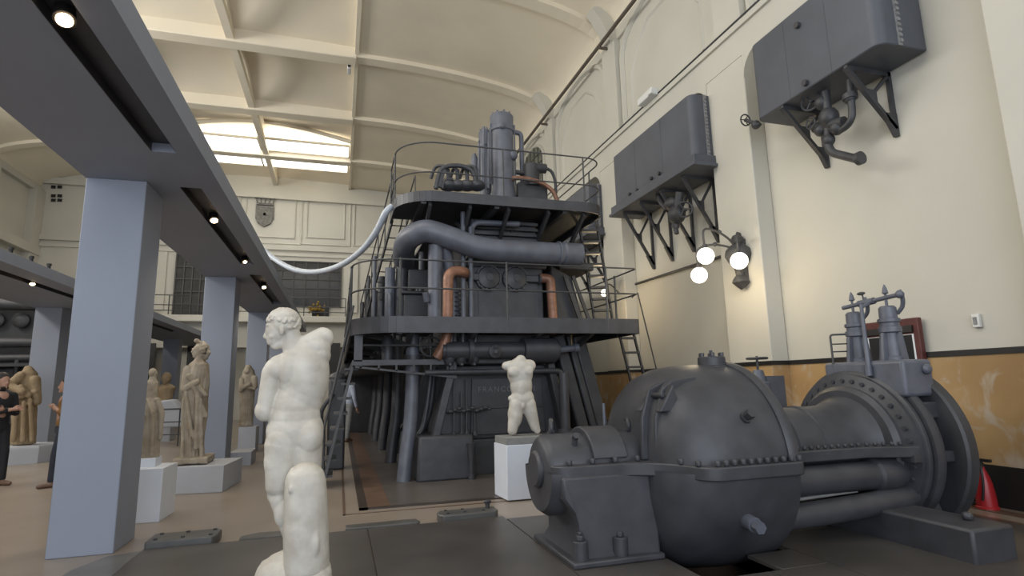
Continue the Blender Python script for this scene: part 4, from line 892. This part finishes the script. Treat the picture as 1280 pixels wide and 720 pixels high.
# legs
C_(q(354, 556), q(348, 606), 22.5, 15.5); E_(q(350, 575), (19, 19, 30)); E_(q(347, 616, 3), (12.5, 13, 15)); E_(q(342.5, 617, 6), (6.5, 8, 8))
C_(q(349, 622), q(358, 650), 12, 11); E_(q(354, 640, -5), (11, 10, 18)); C_(q(358, 650), q(367, 684), 10.5, 8); C_(q(369, 688, -4), q(350, 697, 6), 8.5, 6); E_(q(372, 690, -5), (8.5, 8.5, 8.5))
for i in range(5): C_(q(350+i*2.2, 697+i*.5, 10-i*3.5), q(342+i*2.4, 699+i*.5, 12-i*3.5), 2.5, 2.0)
C_(q(382, 556), q(386, 622, 12), 21, 14); E_(q(386, 630, 14), (12, 12, 13)); C_(q(386, 632, 14), q(390, 690, 10), 12, 8); C_(q(390, 692, 10), q(384, 702, 24), 7, 5)
build('figure', B, MARBLE, yo, remesh=.006, smooth=5)
B = MB(); random.seed(3)
for i in range(300):
    a = random.uniform(0, 2*pi); z = random.uniform(-.3, 1); rr = sqrt(max(0, 1-z*z))
    dx, dy, dz = rr*cos(a), rr*sin(a), z
    if dx < -.62 and dz < .16: continue
    if dx < -.35 and dz < .05: continue
    if dz < -.05 and dx < .25: continue
    B.ell(q(354.5+21*dx, 404.5-19*dz, 18*dy), random.uniform(1.5, 2.4)*s, nu=8, nv=6)
B.ell(q(356, 401), (19.5*s, 17.5*s, 17.5*s)); B.ell(q(367, 408), (9*s, 12*s, 9*s))
build('hair', B, MARBLE, yo, remesh=.0045, smooth=2)
B = MB(); a = q(385, 705); b = q(383, 574); a.y = b.y = YY-.15; d = b-a; L = d.length
B.lathe([(0, 26*s), (.3*L, 26.5*s), (.62*L, 25.5*s), (.82*L, 24*s), (.9*L, 21.5*s), (.955*L, 16*s), (.985*L, 9*s), (L, .004)], a, d, 32)
B.ell(q(363, 612, -46), (.014, .02, .028)); B.ell(q(394, 680, -48), (.03, .03, .09)); B.ell(q(372, 662, -46), (.04, .03, .11))
build('tree_stump_support', B, MARBLE, yo, remesh=.009, smooth=5, disp=.006, dscale=.12)
B = MB(); b0 = q(370, 700)
B.ell((b0.x, YY, .13), (.24, .24, .185)).ell((b0.x-.12, YY-.03, .13), (.14, .18, .165)).ell((b0.x+.12, YY-.14, .12), (.13, .18, .17)).box(b0.x-.25, b0.x+.23, YY-.28, YY+.24, .032, .10)
build('rock_base', B, MARBLE, yo, remesh=.012, smooth=4, disp=.03, dscale=.10)

# ---- headless torso on the white plinth
TY = 7.05; s = .0102; q = fig(TY, 0, s)
to = thing('torso_statue', 'white headless armless marble torso with legs apart on the white plinth', 'statue', (2.25, TY, .75))
B = MB()
E_(q(650, 466), (17, 11, 20)); E_(q(651.5, 482), (14.5, 10, 18)); E_(q(653, 498), (15.5, 10.5, 14)); C_(q(640, 459), q(662, 457), 8.5, 8)
C_(q(638, 457), q(632.5, 457.5), 6.5, 5.5); E_(q(664, 456), (5.5, 6, 6.5)); C_(q(650, 454), q(651, 450.5), 8, 7)
E_(q(643, 465, -6), (9, 6, 7)); E_(q(658, 464, -6), (9, 6, 7)); E_(q(652, 484, -5), (8, 6, 14))
E_(q(639, 498), (4, 4, 4)); E_(q(654, 507, -8), (2.6, 3, 4.5))
C_(q(646, 505), q(640.5, 538), 10, 6.2); E_(q(644, 518), (9.5, 9, 16)); C_(q(660, 505), q(669, 534), 10, 6); C_(q(669, 534), q(671.5, 538), 5.5, 4.5); C_(q(640.5, 534), q(640.2, 539), 6, 5)
build('body', B, MARBLE, to, remesh=.011, smooth=5, disp=.006, dscale=.08)
for px, py in ((640.5, 539), (671.5, 538)):
    a = q(px, py); build('mounting_rod', MB().cyl((a.x, TY, a.z), (a.x, TY, .751), .012, n=8), BRASS, to)['label'] = 'thin metal mounting rod'
pt = thing('plinth', 'white plinth with a grey stone top under the headless torso', 'plinth', (2.25, TY, 0), 'white and grey plinths')
build('block', MB().prism([(1.98, 6.82), (2.58, 6.82), (2.53, 7.27), (1.94, 7.27)], lambda a, b, t: V((a, b, t)), .015, .66), PLINTHW, pt, bevel=.006)
build('top_slab', MB().prism([(1.98, 6.83), (2.57, 6.83), (2.52, 7.26), (1.95, 7.26)], lambda a, b, t: V((a, b, t)), .66, .75), SLAB, pt, bevel=.006)

# ---- draped statues
def draped(root, cx, cy, z0, prof, mt, seed, nf=17, amp=.12, lean=0, extra=None, part='drapery', vox=.018):
    """prof: list of (height, rx, ry, dx) — folded cloth column"""
    rs = random.Random(seed); ph = [rs.uniform(0, 6.28) for _ in range(6)]
    hmax = prof[-1][0]
    def at(h):
        for i in range(len(prof)-1):
            if h <= prof[i+1][0]:
                t = (h-prof[i][0])/(prof[i+1][0]-prof[i][0]+1e-9); t = t*t*(3-2*t)
                return [prof[i][j]*(1-t)+prof[i+1][j]*t for j in (1, 2, 3)]
        return prof[-1][1:]
    def f(u, v):
        a = 2*pi*u; h = hmax*v; rx, ry, dx = at(h)
        k = 1-.75*min(1, max(0, (v-.45)/.4))
        w = abs(sin(nf/2*a+ph[0]+.5*sin(3*v+ph[1])+.3*sin(2*a)))**.6-.6
        w2 = sin(5*a+9*v+ph[2])*.35+sin(3*a-16*v+ph[3])*.4*(1-k)+sin(26*v+4*sin(a+ph[4]))*.35*(1-k)
        r = 1+amp*(w*k*1.6+w2)
        return V((cx+dx+rx*r*cos(a), cy+ry*r*sin(a), z0+h))
    m_ = MB().grid(f, 120, 90, True); K = 120
    m_.f.append(tuple(range(K-1, -1, -1))); m_.f.append(tuple(range(90*K, 91*K)))
    if extra: extra(m_)
    return build(part, m_, mt, root, remesh=vox, smooth=0, disp=.012, dscale=.05)
def head(m_, c, r, face=-pi/2, hat=False):
    c = V(c); d = V((cos(face), sin(face), 0)); sd = V((-d.y, d.x, 0))
    m_.ell(c, (r*.8, r*.85, r)); m_.ell(c+d*r*.3-V((0,0,r*.35)), (r*.55, r*.55, r*.65)); m_.cap(c-V((0,0,r*1.7)), c-V((0,0,r*.6)), r*.55, r*.5)
    m_.cap(c+d*r*.85+V((0,0,r*.1)), c+d*r*1.0-V((0,0,r*.25)), r*.1, r*.15)
    m_.ell(c+d*r*.78-V((0,0,r*.55)), (r*.2, r*.2, r*.1)); m_.ell(c+d*r*.75+V((0,0,r*.2))+sd*r*.3, r*.14); m_.ell(c+d*r*.75+V((0,0,r*.2))-sd*r*.3, r*.14)
    m_.ell(c+d*r*.6-V((0,0,r*.85)), r*.25)
# tall robed woman
def outline(Y, rows, zb):
    """rows: picture (y, left x, right x) from hem to shoulder -> profile on the statue's own upright plane"""
    c = PY((rows[0][1]+rows[0][2])/2, rows[0][0], Y).x; out = []
    for y, l, r in rows:
        a, b = PY(l, y, Y), PY(r, y, Y); out.append((max(0, (a.z+b.z)/2-zb), (b.x-a.x)/2*.92, 0, (a.x+b.x)/2-c))
    return c, out
RY = 9.55
cx, pr = outline(RY, [(579, 226, 256), (570, 225, 256), (552, 226, 256), (520, 227, 259), (483, 228, 262), (468, 231, 263), (456, 236, 262), (449, 243, 256), (445, 245, 254)], .42)
pr = [(h, rx, .9*rx+.02, dx) for h, rx, _, dx in pr]; pr[0] = (0,)+pr[0][1:]
wo = thing('robed_statue', 'tall weathered marble statue of a robed woman on the low wide plinth', 'statue', (cx, RY, .362))
def R(px, py, d=0): p = PY(px, py, RY+d); return p
def ex1(m_):
    hc = R(249, 438); head(m_, hc, .105, -2.5)
    rs = random.Random(5)
    for i in range(80):
        a = rs.uniform(-1.2, 2.4); z = rs.uniform(-.9, 1); w = sqrt(max(.05, 1-z*z)); m_.ell(hc+V((.012+.105*cos(a)*w, .105*sin(a)*w, .11*z+.01)), rs.uniform(.02, .032), nu=8, nv=6)
    m_.ell(R(260.5, 441), (.035, .05, .045)); m_.ell(R(258, 446), (.03, .04, .05)); m_.ell(R(246, 426), (.04, .05, .035))
    m_.cap(R(235, 462, -.08), R(230, 486, -.14), .065, .055); m_.cap(R(230, 486, -.14), R(246, 478, -.2), .05, .04); m_.ell(R(247, 477, -.2), (.04, .03, .035))
    m_.cap(R(236, 470, -.17), R(257, 494, -.14), .035, .03); m_.cap(R(242, 484, -.19), R(258, 520, -.15), .03, .028); m_.cap(R(232, 492, -.17), R(240, 545, -.19), .03, .026)
    m_.cap(R(247, 496, -.19), R(245, 560, -.19), .028, .03); m_.cap(R(251, 500, -.18), R(252, 574, -.17), .024, .03); m_.cap(R(229, 500, -.13), R(228, 576, -.14), .022, .03)
    m_.cap(R(240, 540, -.2), R(246, 556, -.2), .03, .02)
draped(wo, cx, RY, .42, pr, STONE, 4, 21, .10, extra=ex1, vox=.0095)
build('base_slab', MB().box(cx-.22, cx+.24, RY-.28, RY+.28, .375, .46), STONE, wo, remesh=.016, smooth=3, disp=.04)
solo('plinth', MB().prism([(-2.2, 9.15), (-1.52, 9.05), (-1.42, 10.0), (-2.2, 10.05)], lambda a, b, t: V((a, b, t)), 0, .36), PLINTH, 'low wide pale grey plinth under the tall robed statue', 'plinth', (-1.85, 9.5, 0), 'white and grey plinths', bevel=.006)
# slim figure half hidden by the first column
HY = 7.62; p0 = PY(200, 585, 7.35)
hp = thing('plinth', 'tall pale blue plinth just right of the nearest column', 'plinth', (-2.1, 7.6, 0), 'white and grey plinths')
build('block', MB().prism([(-2.35, 7.35), (-1.84, 7.33), (-1.82, 7.85), (-2.35, 7.85)], lambda u, v, t: V((u, v, t)), 0, p0.z), PLINTHW, hp, bevel=.006)
zb = PY(188, 572, HY).z
cx, pr = outline(HY, [(572, 176, 199), (565, 176, 200), (540, 177, 202), (512, 179, 201), (498, 182, 197), (488, 182, 198), (478, 182, 198), (474, 186, 195), (472, 188, 194)], zb)
pr = [(h, rx, .9*rx, dx) for h, rx, _, dx in pr]; pr[0] = (0,)+pr[0][1:]
hs = thing('draped_statue', 'slim yellowish stone figure on the tall plinth at the edge of the nearest column', 'statue', (cx, HY, p0.z))
build('base_block', MB().box(cx-.11, cx+.09, HY-.12, HY+.12, p0.z, zb+.004), PLINTHW, hs, bevel=.004)['label'] = 'small pale block under its feet'
def ex2(m_):
    Q = lambda a, b, d=0: PY(a, b, HY+d)
    head(m_, Q(191, 466), .055, -.4); m_.cap(Q(191, 474), Q(191, 482), .04, .05)
    m_.cap(Q(197, 500, -.04), Q(202, 515, -.05), .032, .03); m_.cap(Q(202, 515, -.05), Q(200, 548, -.04), .032, .022); m_.cap(Q(184, 500, -.06), Q(192, 520, -.1), .02, .02); m_.cap(Q(180, 520, -.08), Q(178, 566, -.06), .016, .018); m_.cap(Q(192, 515, -.1), Q(190, 568, -.1), .016, .018)
draped(hs, cx, HY, zb, pr, STONE, 8, 15, .08, extra=ex2, vox=.0065)
# small headless draped statue on grey pedestal
SY = 14.65; b0 = PY(308, 533, SY)
sp = solo('plinth', MB().box(PY(298, 540, 14.4).x, PY(320, 540, 14.4).x, 14.4, 14.95, 0, b0.z), PLINTH, 'tall grey pedestal under the small headless draped statue', 'plinth', (b0.x, 14.7, 0), 'white and grey plinths', bevel=.008)
cx, pr = outline(SY, [(532, 299, 317), (525, 299, 317), (500, 299, 318), (484, 299, 320), (473, 301, 321), (465, 303, 319), (459, 306, 315), (456.5, 308, 313)], b0.z)
pr = [(h, rx, .8*rx, dx) for h, rx, _, dx in pr]; pr[0] = (0,)+pr[0][1:]
sd = thing('draped_statue', 'small headless draped statue on the tall grey pedestal left of the white youth', 'statue', (cx, SY, b0.z))
def ex3(m_):
    Q = lambda a, b, d=0: PY(a, b, SY+d)
    m_.cap(Q(302, 475, -.1), Q(301, 488, -.18), .06, .055); m_.cap(Q(318, 473, -.1), Q(319, 483, -.16), .07, .06); m_.cap(Q(301, 486, -.18), Q(312, 480, -.24), .05, .045); m_.cap(Q(303, 482, -.2), Q(318, 486, -.2), .035, .035)
    m_.ell(Q(309, 464, -.06), (.08, .08, .09))
draped(sd, cx, SY, b0.z+.012, pr, STONE, 12, 19, .10, extra=ex3, vox=.013)
solo('display_block', MB().box(-1.93, -1.55, 11.95, 12.6, 0, PY(305, 565, 11.95).z), PLINTH, 'low grey block on the floor beside the second column', 'plinth', (-1.75, 12.2, 0), 'white and grey plinths', bevel=.006)
# headless figure at the far left on a low round plinth
LY = 14.9; c0 = PY(30, 556, LY)
solo('plinth', MB().lathe([(0, .66), (.28, .66), (c0.z-.03, .66), (c0.z, .64), (c0.z, .01)], (c0.x, LY, 0), (0,0,1), 8), PLINTH, 'low grey plinth at far left under the headless ochre figure', 'plinth', (c0.x, LY, 0), 'white and grey plinths')
cx, pr = outline(LY, [(555, 12, 45), (545, 13, 45), (520, 14, 46), (495, 17, 47), (478, 22, 48), (468, 25, 47), (461, 29, 42), (458, 32, 38)], c0.z)
pr = [(h, rx, .75*rx, dx) for h, rx, _, dx in pr]; pr[0] = (0,)+pr[0][1:]
ls = thing('draped_statue', 'headless ochre stone figure with raised arm at far left behind the man in black', 'statue', (cx, LY, c0.z))
def ex4(m_):
    Q = lambda a, b, d=0: PY(a, b, LY+d)
    m_.cap(Q(26, 470, -.1), Q(12, 482, -.25), .1, .09); m_.cap(Q(12, 482, -.25), Q(28, 490, -.35), .085, .07); m_.ell(Q(10, 480, -.25), (.11, .1, .1)); m_.cap(Q(26, 484, -.3), Q(36, 494, -.28), .06, .06)
    m_.cap(Q(44, 475, -.1), Q(46, 502, -.15), .1, .085); m_.cap(Q(20, 498, -.27), Q(44, 490, -.2), .055, .05); m_.cap(Q(22, 503, -.28), Q(17, 550, -.3), .04, .05); m_.cap(Q(30, 503, -.3), Q(29, 550, -.32), .04, .05); m_.cap(Q(38, 500, -.28), Q(40, 550, -.28), .04, .045)
draped(ls, cx, LY, c0.z+.015, pr, STONEY, 21, 17, .10, extra=ex4, vox=.016)
# far small bust near the second aisle
d0 = PY(206, 505, 19)
bu = thing('bust_statue', 'distant small tan bust between the nearest column and the tall robed statue', 'statue', (d0.x, 19, 1.1))
def ex5(m_): head(m_, (d0.x, 18.95, d0.z+.75), .17, -1.6)
draped(bu, d0.x, 19, 1.115, [(0, .16, .14, 0), (.2, .2, .16, 0), (max(.4, d0.z-1.1+.4), .24, .17, 0), (max(.55, d0.z-1.1+.52), .08, .08, 0)], STONEY, 2, 11, .06, extra=ex5, vox=.02)
solo('plinth', MB().box(d0.x-.25, d0.x+.25, 18.75, 19.3, 0, 1.1), PLINTH, 'far plinth under the distant tan bust', 'plinth', (d0.x, 19, 0), 'white and grey plinths')

# ================================================================== PEOPLE
def hand(m_, w, d, sd, r=.009, L=.075):
    """palm at wrist w, pointing along d, thumb to side sd"""
    w, d, sd = V(w), V(d).normalized(), V(sd).normalized(); n = d.cross(sd)
    m_.cap(w, w+d*.055, .026, .034)
    for i, (o, l) in enumerate(((-.028, .9), (-.01, 1.05), (.01, 1.0), (.027, .78))):
        b = w+d*.075-sd*o*-1; k = b+d*(L*l*.5)+n*.008; m_.cap(b, k, r, r*.95, 8); m_.cap(k, k+d*(L*l*.42)+n*.03, r*.95, r*.8, 8)
    b = w+d*.02+sd*.03; k = b+d*.03+sd*.025; m_.cap(b, k, r*1.2, r, 8); m_.cap(k, k+d*.03+n*.012, r, r*.85, 8)
def person(label, x, y, h, rot, top, legs, shoe, arms='fold', hair=HAIR, beard=False, ponytail=False):
    r = thing('person', label, 'person', (x, y, 0)); k = h/1.75
    M = Matrix.Rotation(rot, 3, 'Z')
    g = lambda a, b, c: V((x, y, 0))+M@V((a*k, b*k, c*k))      # local: faces -Y
    body, shirt, pant, hr = MB(), MB(), MB(), MB()
    hc = g(0, -.02, 1.62)
    body.ell(hc, (.078*k, .095*k, .115*k), M); body.ell(g(0, -.06, 1.57), (.055*k, .06*k, .07*k), M); body.cap(g(0, .01, 1.42), g(0, 0, 1.56), .055*k, .05*k)
    body.cap(g(0, -.112, 1.62), g(0, -.128, 1.585), .01*k, .015*k); body.ell(g(0, -.108, 1.545), (.022*k, .012*k, .009*k), M); body.ell(g(0, -.1, 1.515), (.022*k, .02*k, .018*k), M)
    for sx in (-1, 1): body.ell(g(.078*sx, .01, 1.61), (.012*k, .02*k, .03*k), M); body.ell(g(.032*sx, -.098, 1.635), (.014*k, .01*k, .008*k), M)
    body.cap(g(0, 0, 1.05), g(0, .01, 1.36), .11*k, .12*k); shirt.ell(g(0, .0, 1.25), (.185*k, .12*k, .22*k), M); shirt.ell(g(0, 0, 1.0), (.165*k, .115*k, .16*k), M); shirt.cap(g(-.14, .01, 1.38), g(.14, .01, 1.38), .075*k, .075*k); shirt.cap(g(0, 0, 1.38), g(0, 0, 1.46), .09*k, .06*k)
    pant.ell(g(0, 0, .92), (.165*k, .12*k, .14*k), M)
    for sx in (-1, 1):
        fy = -.10*sx
        hip, kn, an = g(.09*sx, 0, .9), g(.10*sx, fy*.6-.02, .5), g(.10*sx, fy, .09)
        body.cap(hip, kn, .07*k, .05*k); body.cap(kn, an, .045*k, .035*k)
        pant.cap(hip, kn, .095*k, .068*k); pant.cap(kn, an+V((0,0,.02)), .066*k, .052*k)
        build('shoe', MB().cap(g(.10*sx, fy+.03, .045), g(.115*sx, fy-.15, .035), .045*k, .036*k).cap(g(.10*sx, fy, .05), g(.10*sx, fy, .11), .045*k, .042*k), shoe, r, remesh=.009, smooth=2)
        sp = g(.19*sx, .01, 1.38)
        if arms == 'fold': el = g(.23*sx, -.03, 1.11); wr = g(-.04*sx, -.2+.03*sx, 1.17)
        elif arms == 'phone': el = g(.22*sx, .02, 1.1); wr = g(.09*sx, -.11, 1.22)
        else: el = g(.25*sx, .02, 1.1); wr = g(.26*sx, -.06, .85)
        body.cap(sp, el, .05*k, .04*k); body.cap(el, wr, .04*k, .028*k)
        shirt.cap(sp, el, .068*k, .054*k); shirt.cap(el, el.lerp(wr, .8), .054*k, .042*k)
        hand(body, wr, (wr-el), M@V((0, -.3, 1)) if arms != 'side' else M@V((0, -1, 0)))
    build('body', body, SKIN, r, remesh=.008, smooth=2)
    build('shirt', shirt, top, r, remesh=.014, smooth=3); build('trousers', pant, legs, r, remesh=.014, smooth=3)
    hr.ell(g(0, .012, 1.668), (.092*k, .108*k, .098*k), M); hr.ell(g(0, .05, 1.6), (.082*k, .07*k, .1*k), M)
    if beard: hr.ell(g(0, -.07, 1.515), (.058*k, .048*k, .03*k), M)
    if ponytail: hr.cap(g(0, .09, 1.62), g(0, .12, 1.45), .04*k, .02*k)
    build('hair', hr, hair, r, remesh=.01, smooth=1)
    return r
m0 = PZ(-14, 608)
person('bearded man in black with folded arms, cut by the left edge', m0.x, m0.y, 1.76, 1.0, CLOTHB, CLOTHB, SHOE, 'fold', beard=True)
m1 = PZ(67, 608)
person('person in a mustard top half hidden behind the nearest column', m1.x+.05, m1.y, 1.66, -1.1, CLOTHM, CLOTHN, SHOE, 'phone')
m2 = PZ(433, 552, 0)
person('distant visitor in a pale blue shirt beneath the catwalk stair', m2.x, m2.y, 1.78, 2.4, CLOTHW, SLAB, SHOE, 'side')
person('distant seated-looking visitor in grey beyond the low railing', m3.x, m3.y+1.0, 1.6, 1.5, SLAB, CLOTHB, SHOE, 'phone') if 0 else None

# ================================================================== FAR LEFT MACHINE AND ODDMENTS
fe = thing('far_engine', 'second dark engine in deep shade at the far left under the back beam', 'engine', (-10.5, 19, 0))
x1 = PY(60, 430, 17.5).x
build('casing', MB().box(-12.8, x1, 17.8, 24, 0, 2.1).box(-12.6, x1-.2, 18.1, 24, 2.1, 3.9), STEELD, fe, bevel=.05)
t = MB()
for k in range(8): x = x1-.3-.55*k; t.lathe([(0, .2), (.06, .2), (.1, .14), (.12, .05)], (x, 17.98, 3.35), (0,-1,0), 16)
build('round_cover', t, STEELD, fe)
for z, r in ((3.75, .16), (2.75, .13), (2.35, .1)): build('side_pipe', MB().tube(rnd([(-12.6, 17.75, z), (x1-.1, 17.75, z), (x1-.1, 18.3, z-.3)], .2), r, 12), STEELD, fe)
for k in range(9): x = x1-.2-.5*k; build('riser_pipe', MB().cyl((x, 17.7, .0), (x, 17.7, 2.3), .06, n=10), STEELD, fe)
build('deck_plate', MB().box(-12.8, x1+.1, 17.4, 18.4, 2.12, 2.2), STEELD, fe)
for k, (px, l) in enumerate(((13, 'leftmost'), (40, 'middle'), (63, 'rightmost'))):
    a = PX(px, 318, -5.4)
    solo('beam_stub', MB().cyl((-5.4, a.y, 3.64), (-5.4, a.y, 3.86), .03, n=10).cyl((-5.4, a.y, 3.84), (-5.4, a.y, 3.88), .04, n=10), BLACK, 'small dark lamp stub on top of the back beam, the %s of three' % l, 'fitting', (-5.4, a.y, 3.64), 'lamp stubs on the back beam')
# museum railing with display table beyond the robed statue
rl = thing('barrier_railing', 'low dark barrier railing beyond the tall robed statue', 'railing', (-4.2, 17, 0))
build('top_rail', MB().cyl((-5.6, 17, .95), (-2.9, 17, .95), .02, n=8), IRON, rl); build('bottom_rail', MB().cyl((-5.6, 17, .3), (-2.9, 17, .3), .015, n=8), IRON, rl); build('mid_rail', MB().cyl((-5.6, 17, .62), (-2.9, 17, .62), .015, n=8), IRON, rl)
for k in range(6): build('railing_post', MB().cyl((-5.6+.54*k, 17, 0), (-5.6+.54*k, 17, .95), .018, n=8), IRON, rl)
a = PY(212, 520, 17.6)
cb = thing('covered_machine', 'small pale covered machine behind the barrier railing', 'machine', (a.x, 17.8, 0))
build('body', MB().prism([(a.x-.4, .45), (a.x+.45, .45), (a.x+.38, .8), (a.x+.05, 1.2), (a.x-.35, 1.15)], lambda u, v, t: V((u, t, v)), 17.5, 18.1), PLINTH, cb, bevel=.05)
for sx in (-.3, .3): build('leg', MB().cyl((a.x+sx, 17.8, 0), (a.x+sx, 17.8, .46), .05, n=10), BLACK, cb)
# dark standing casing left of the catwalk
p = PZ(418, 588)
dc = thing('control_stand', 'dark upright control casing under the stair right of the youth statue', 'machine', (p.x, p.y, 0))
build('casing', MB().box(p.x-.14, p.x+.16, p.y, p.y+.5, 0, 1.55), STEELD, dc, bevel=.04)
build('cap', MB().lathe([(0, .17), (.04, .17), (.1, .12), (.14, .02)], (p.x+.01, p.y+.25, 1.55), (0,0,1), 16), STEELD, dc)
build('side_pipe', MB().tube(crv([(p.x-.2, p.y-.02, .0), (p.x-.2, p.y-.02, .6), (p.x-.24, p.y-.02, 1.0), (p.x-.05, p.y-.02, 1.3)]), .035, 8), STEEL, dc)
# balcony railing and flowers on the far balcony
br = thing('balcony_railing', 'thin metal railing along the far balcony', 'railing', (-6, 28.75, 4.85))
for z in (5.75, 5.3, 5.05): build('rail', MB().cyl((-13.3, 28.78, z), (.2, 28.78, z), .022, n=6), IRON, br)
for k in range(15): build('railing_post', MB().cyl((-13.3+.964*k, 28.78, 4.85), (-13.3+.964*k, 28.78, 5.75), .025, n=6), IRON, br)
a = PY(395, 391, 29.2)
fp = thing('flower_pot', 'dark planter with yellow flowers on the far balcony by the doorway', 'plant', (a.x, 29.2, 4.85))
build('pot', MB().lathe([(0, .16), (.3, .22), (.32, .24), (.32, .18)], (a.x, 29.2, 4.85), (0,0,1), 16), BLACK, fp)
t = MB()
for i in range(40): t.ell(V((a.x+random.gauss(0, .16), 29.2+random.gauss(0, .1), 5.25+random.gauss(0, .12))), .06, nu=8, nv=6)
build('flowers', t, YELLOW, fp)
# ================================================================== LIGHT
w = bpy.data.worlds.new('sky'); S.world = w; w.use_nodes = True
bg = w.node_tree.nodes['Background']; bg.inputs[0].default_value = (.80, .88, 1.0, 1); bg.inputs[1].default_value = .6
def area(nm, loc, to, sx, sy, e, col):
    l = bpy.data.lights.new(nm, 'AREA'); l.shape = 'RECTANGLE'; l.size = sx; l.size_y = sy; l.energy = e; l.color = col
    o = bpy.data.objects.new(nm, l); COL.objects.link(o); o.location = loc
    o.rotation_euler = (V(to)-V(loc)).to_track_quat('-Z', 'Y').to_euler(); return o
area('rear_window_light', (-2, -6.5, 4), (1, 6, 9), 14, 6, 1050, (.84, .91, 1))
area('left_window_light', (-12.8, 12, 9), (6, 13, 10), 18, 2.8, 1650, (1, .98, .93))
area('right_fill_light', (6.5, -1.5, 8.8), (-5, 8, 3), 5, 3, 110, (.95, .97, 1))  # fill light added for the column sides; no window stands here
area('skylight_light', (-3.3, 25.2, 11.7), (-3.3, 25.2, 0), 6, 2.6, 200, (1, .97, .92))
area('near_overhead_fill', (-3.3, 4, 11.6), (-3.3, 4, 0), 6, 8, 450, (1, .98, .95))  # added overhead light, skylight only assumed; the ceiling is closed here
for x, y in ((-1.51, 3.4), (-1.51, 7.34), (-1.51, 9.72), (-1.51, 12.14), (-1.51, 17.5), (-5.52, 9.0), (-5.52, 12.45), (-5.52, 17.5)):  # includes added beams where no spotlight fixture hangs
    l = bpy.data.lights.new('spotlight_beam', 'SPOT'); l.energy = 50; l.spot_size = radians(110); l.spot_blend = .8; l.color = (1, .88, .72); l.shadow_soft_size = .05
    o = bpy.data.objects.new('spotlight_beam', l); COL.objects.link(o); o.location = (x+.02, y-.05, 3.38); o.rotation_euler = V((.25, -.2, -1)).to_track_quat('-Z', 'Y').to_euler()
for g in G:
    l = bpy.data.lights.new('globe_light', 'POINT'); l.energy = 12; l.color = (1, .8, .5); l.shadow_soft_size = .14
    o = bpy.data.objects.new('globe_light', l); COL.objects.link(o); o.location = g+V((-.25, -.1, -.15))
l = bpy.data.lights.new('globe_light', 'POINT'); l.energy = 30; l.color = (1, .78, .48); l.shadow_soft_size = .1
o = bpy.data.objects.new('globe_light', l); COL.objects.link(o); o.location = GL2+V((-.12, -.12, -.1))
S.view_settings.view_transform = 'Standard'; S.view_settings.look = 'None'
S.view_settings.exposure = 0; S.view_settings.gamma = 1; S.view_settings.use_curve_mapping = False
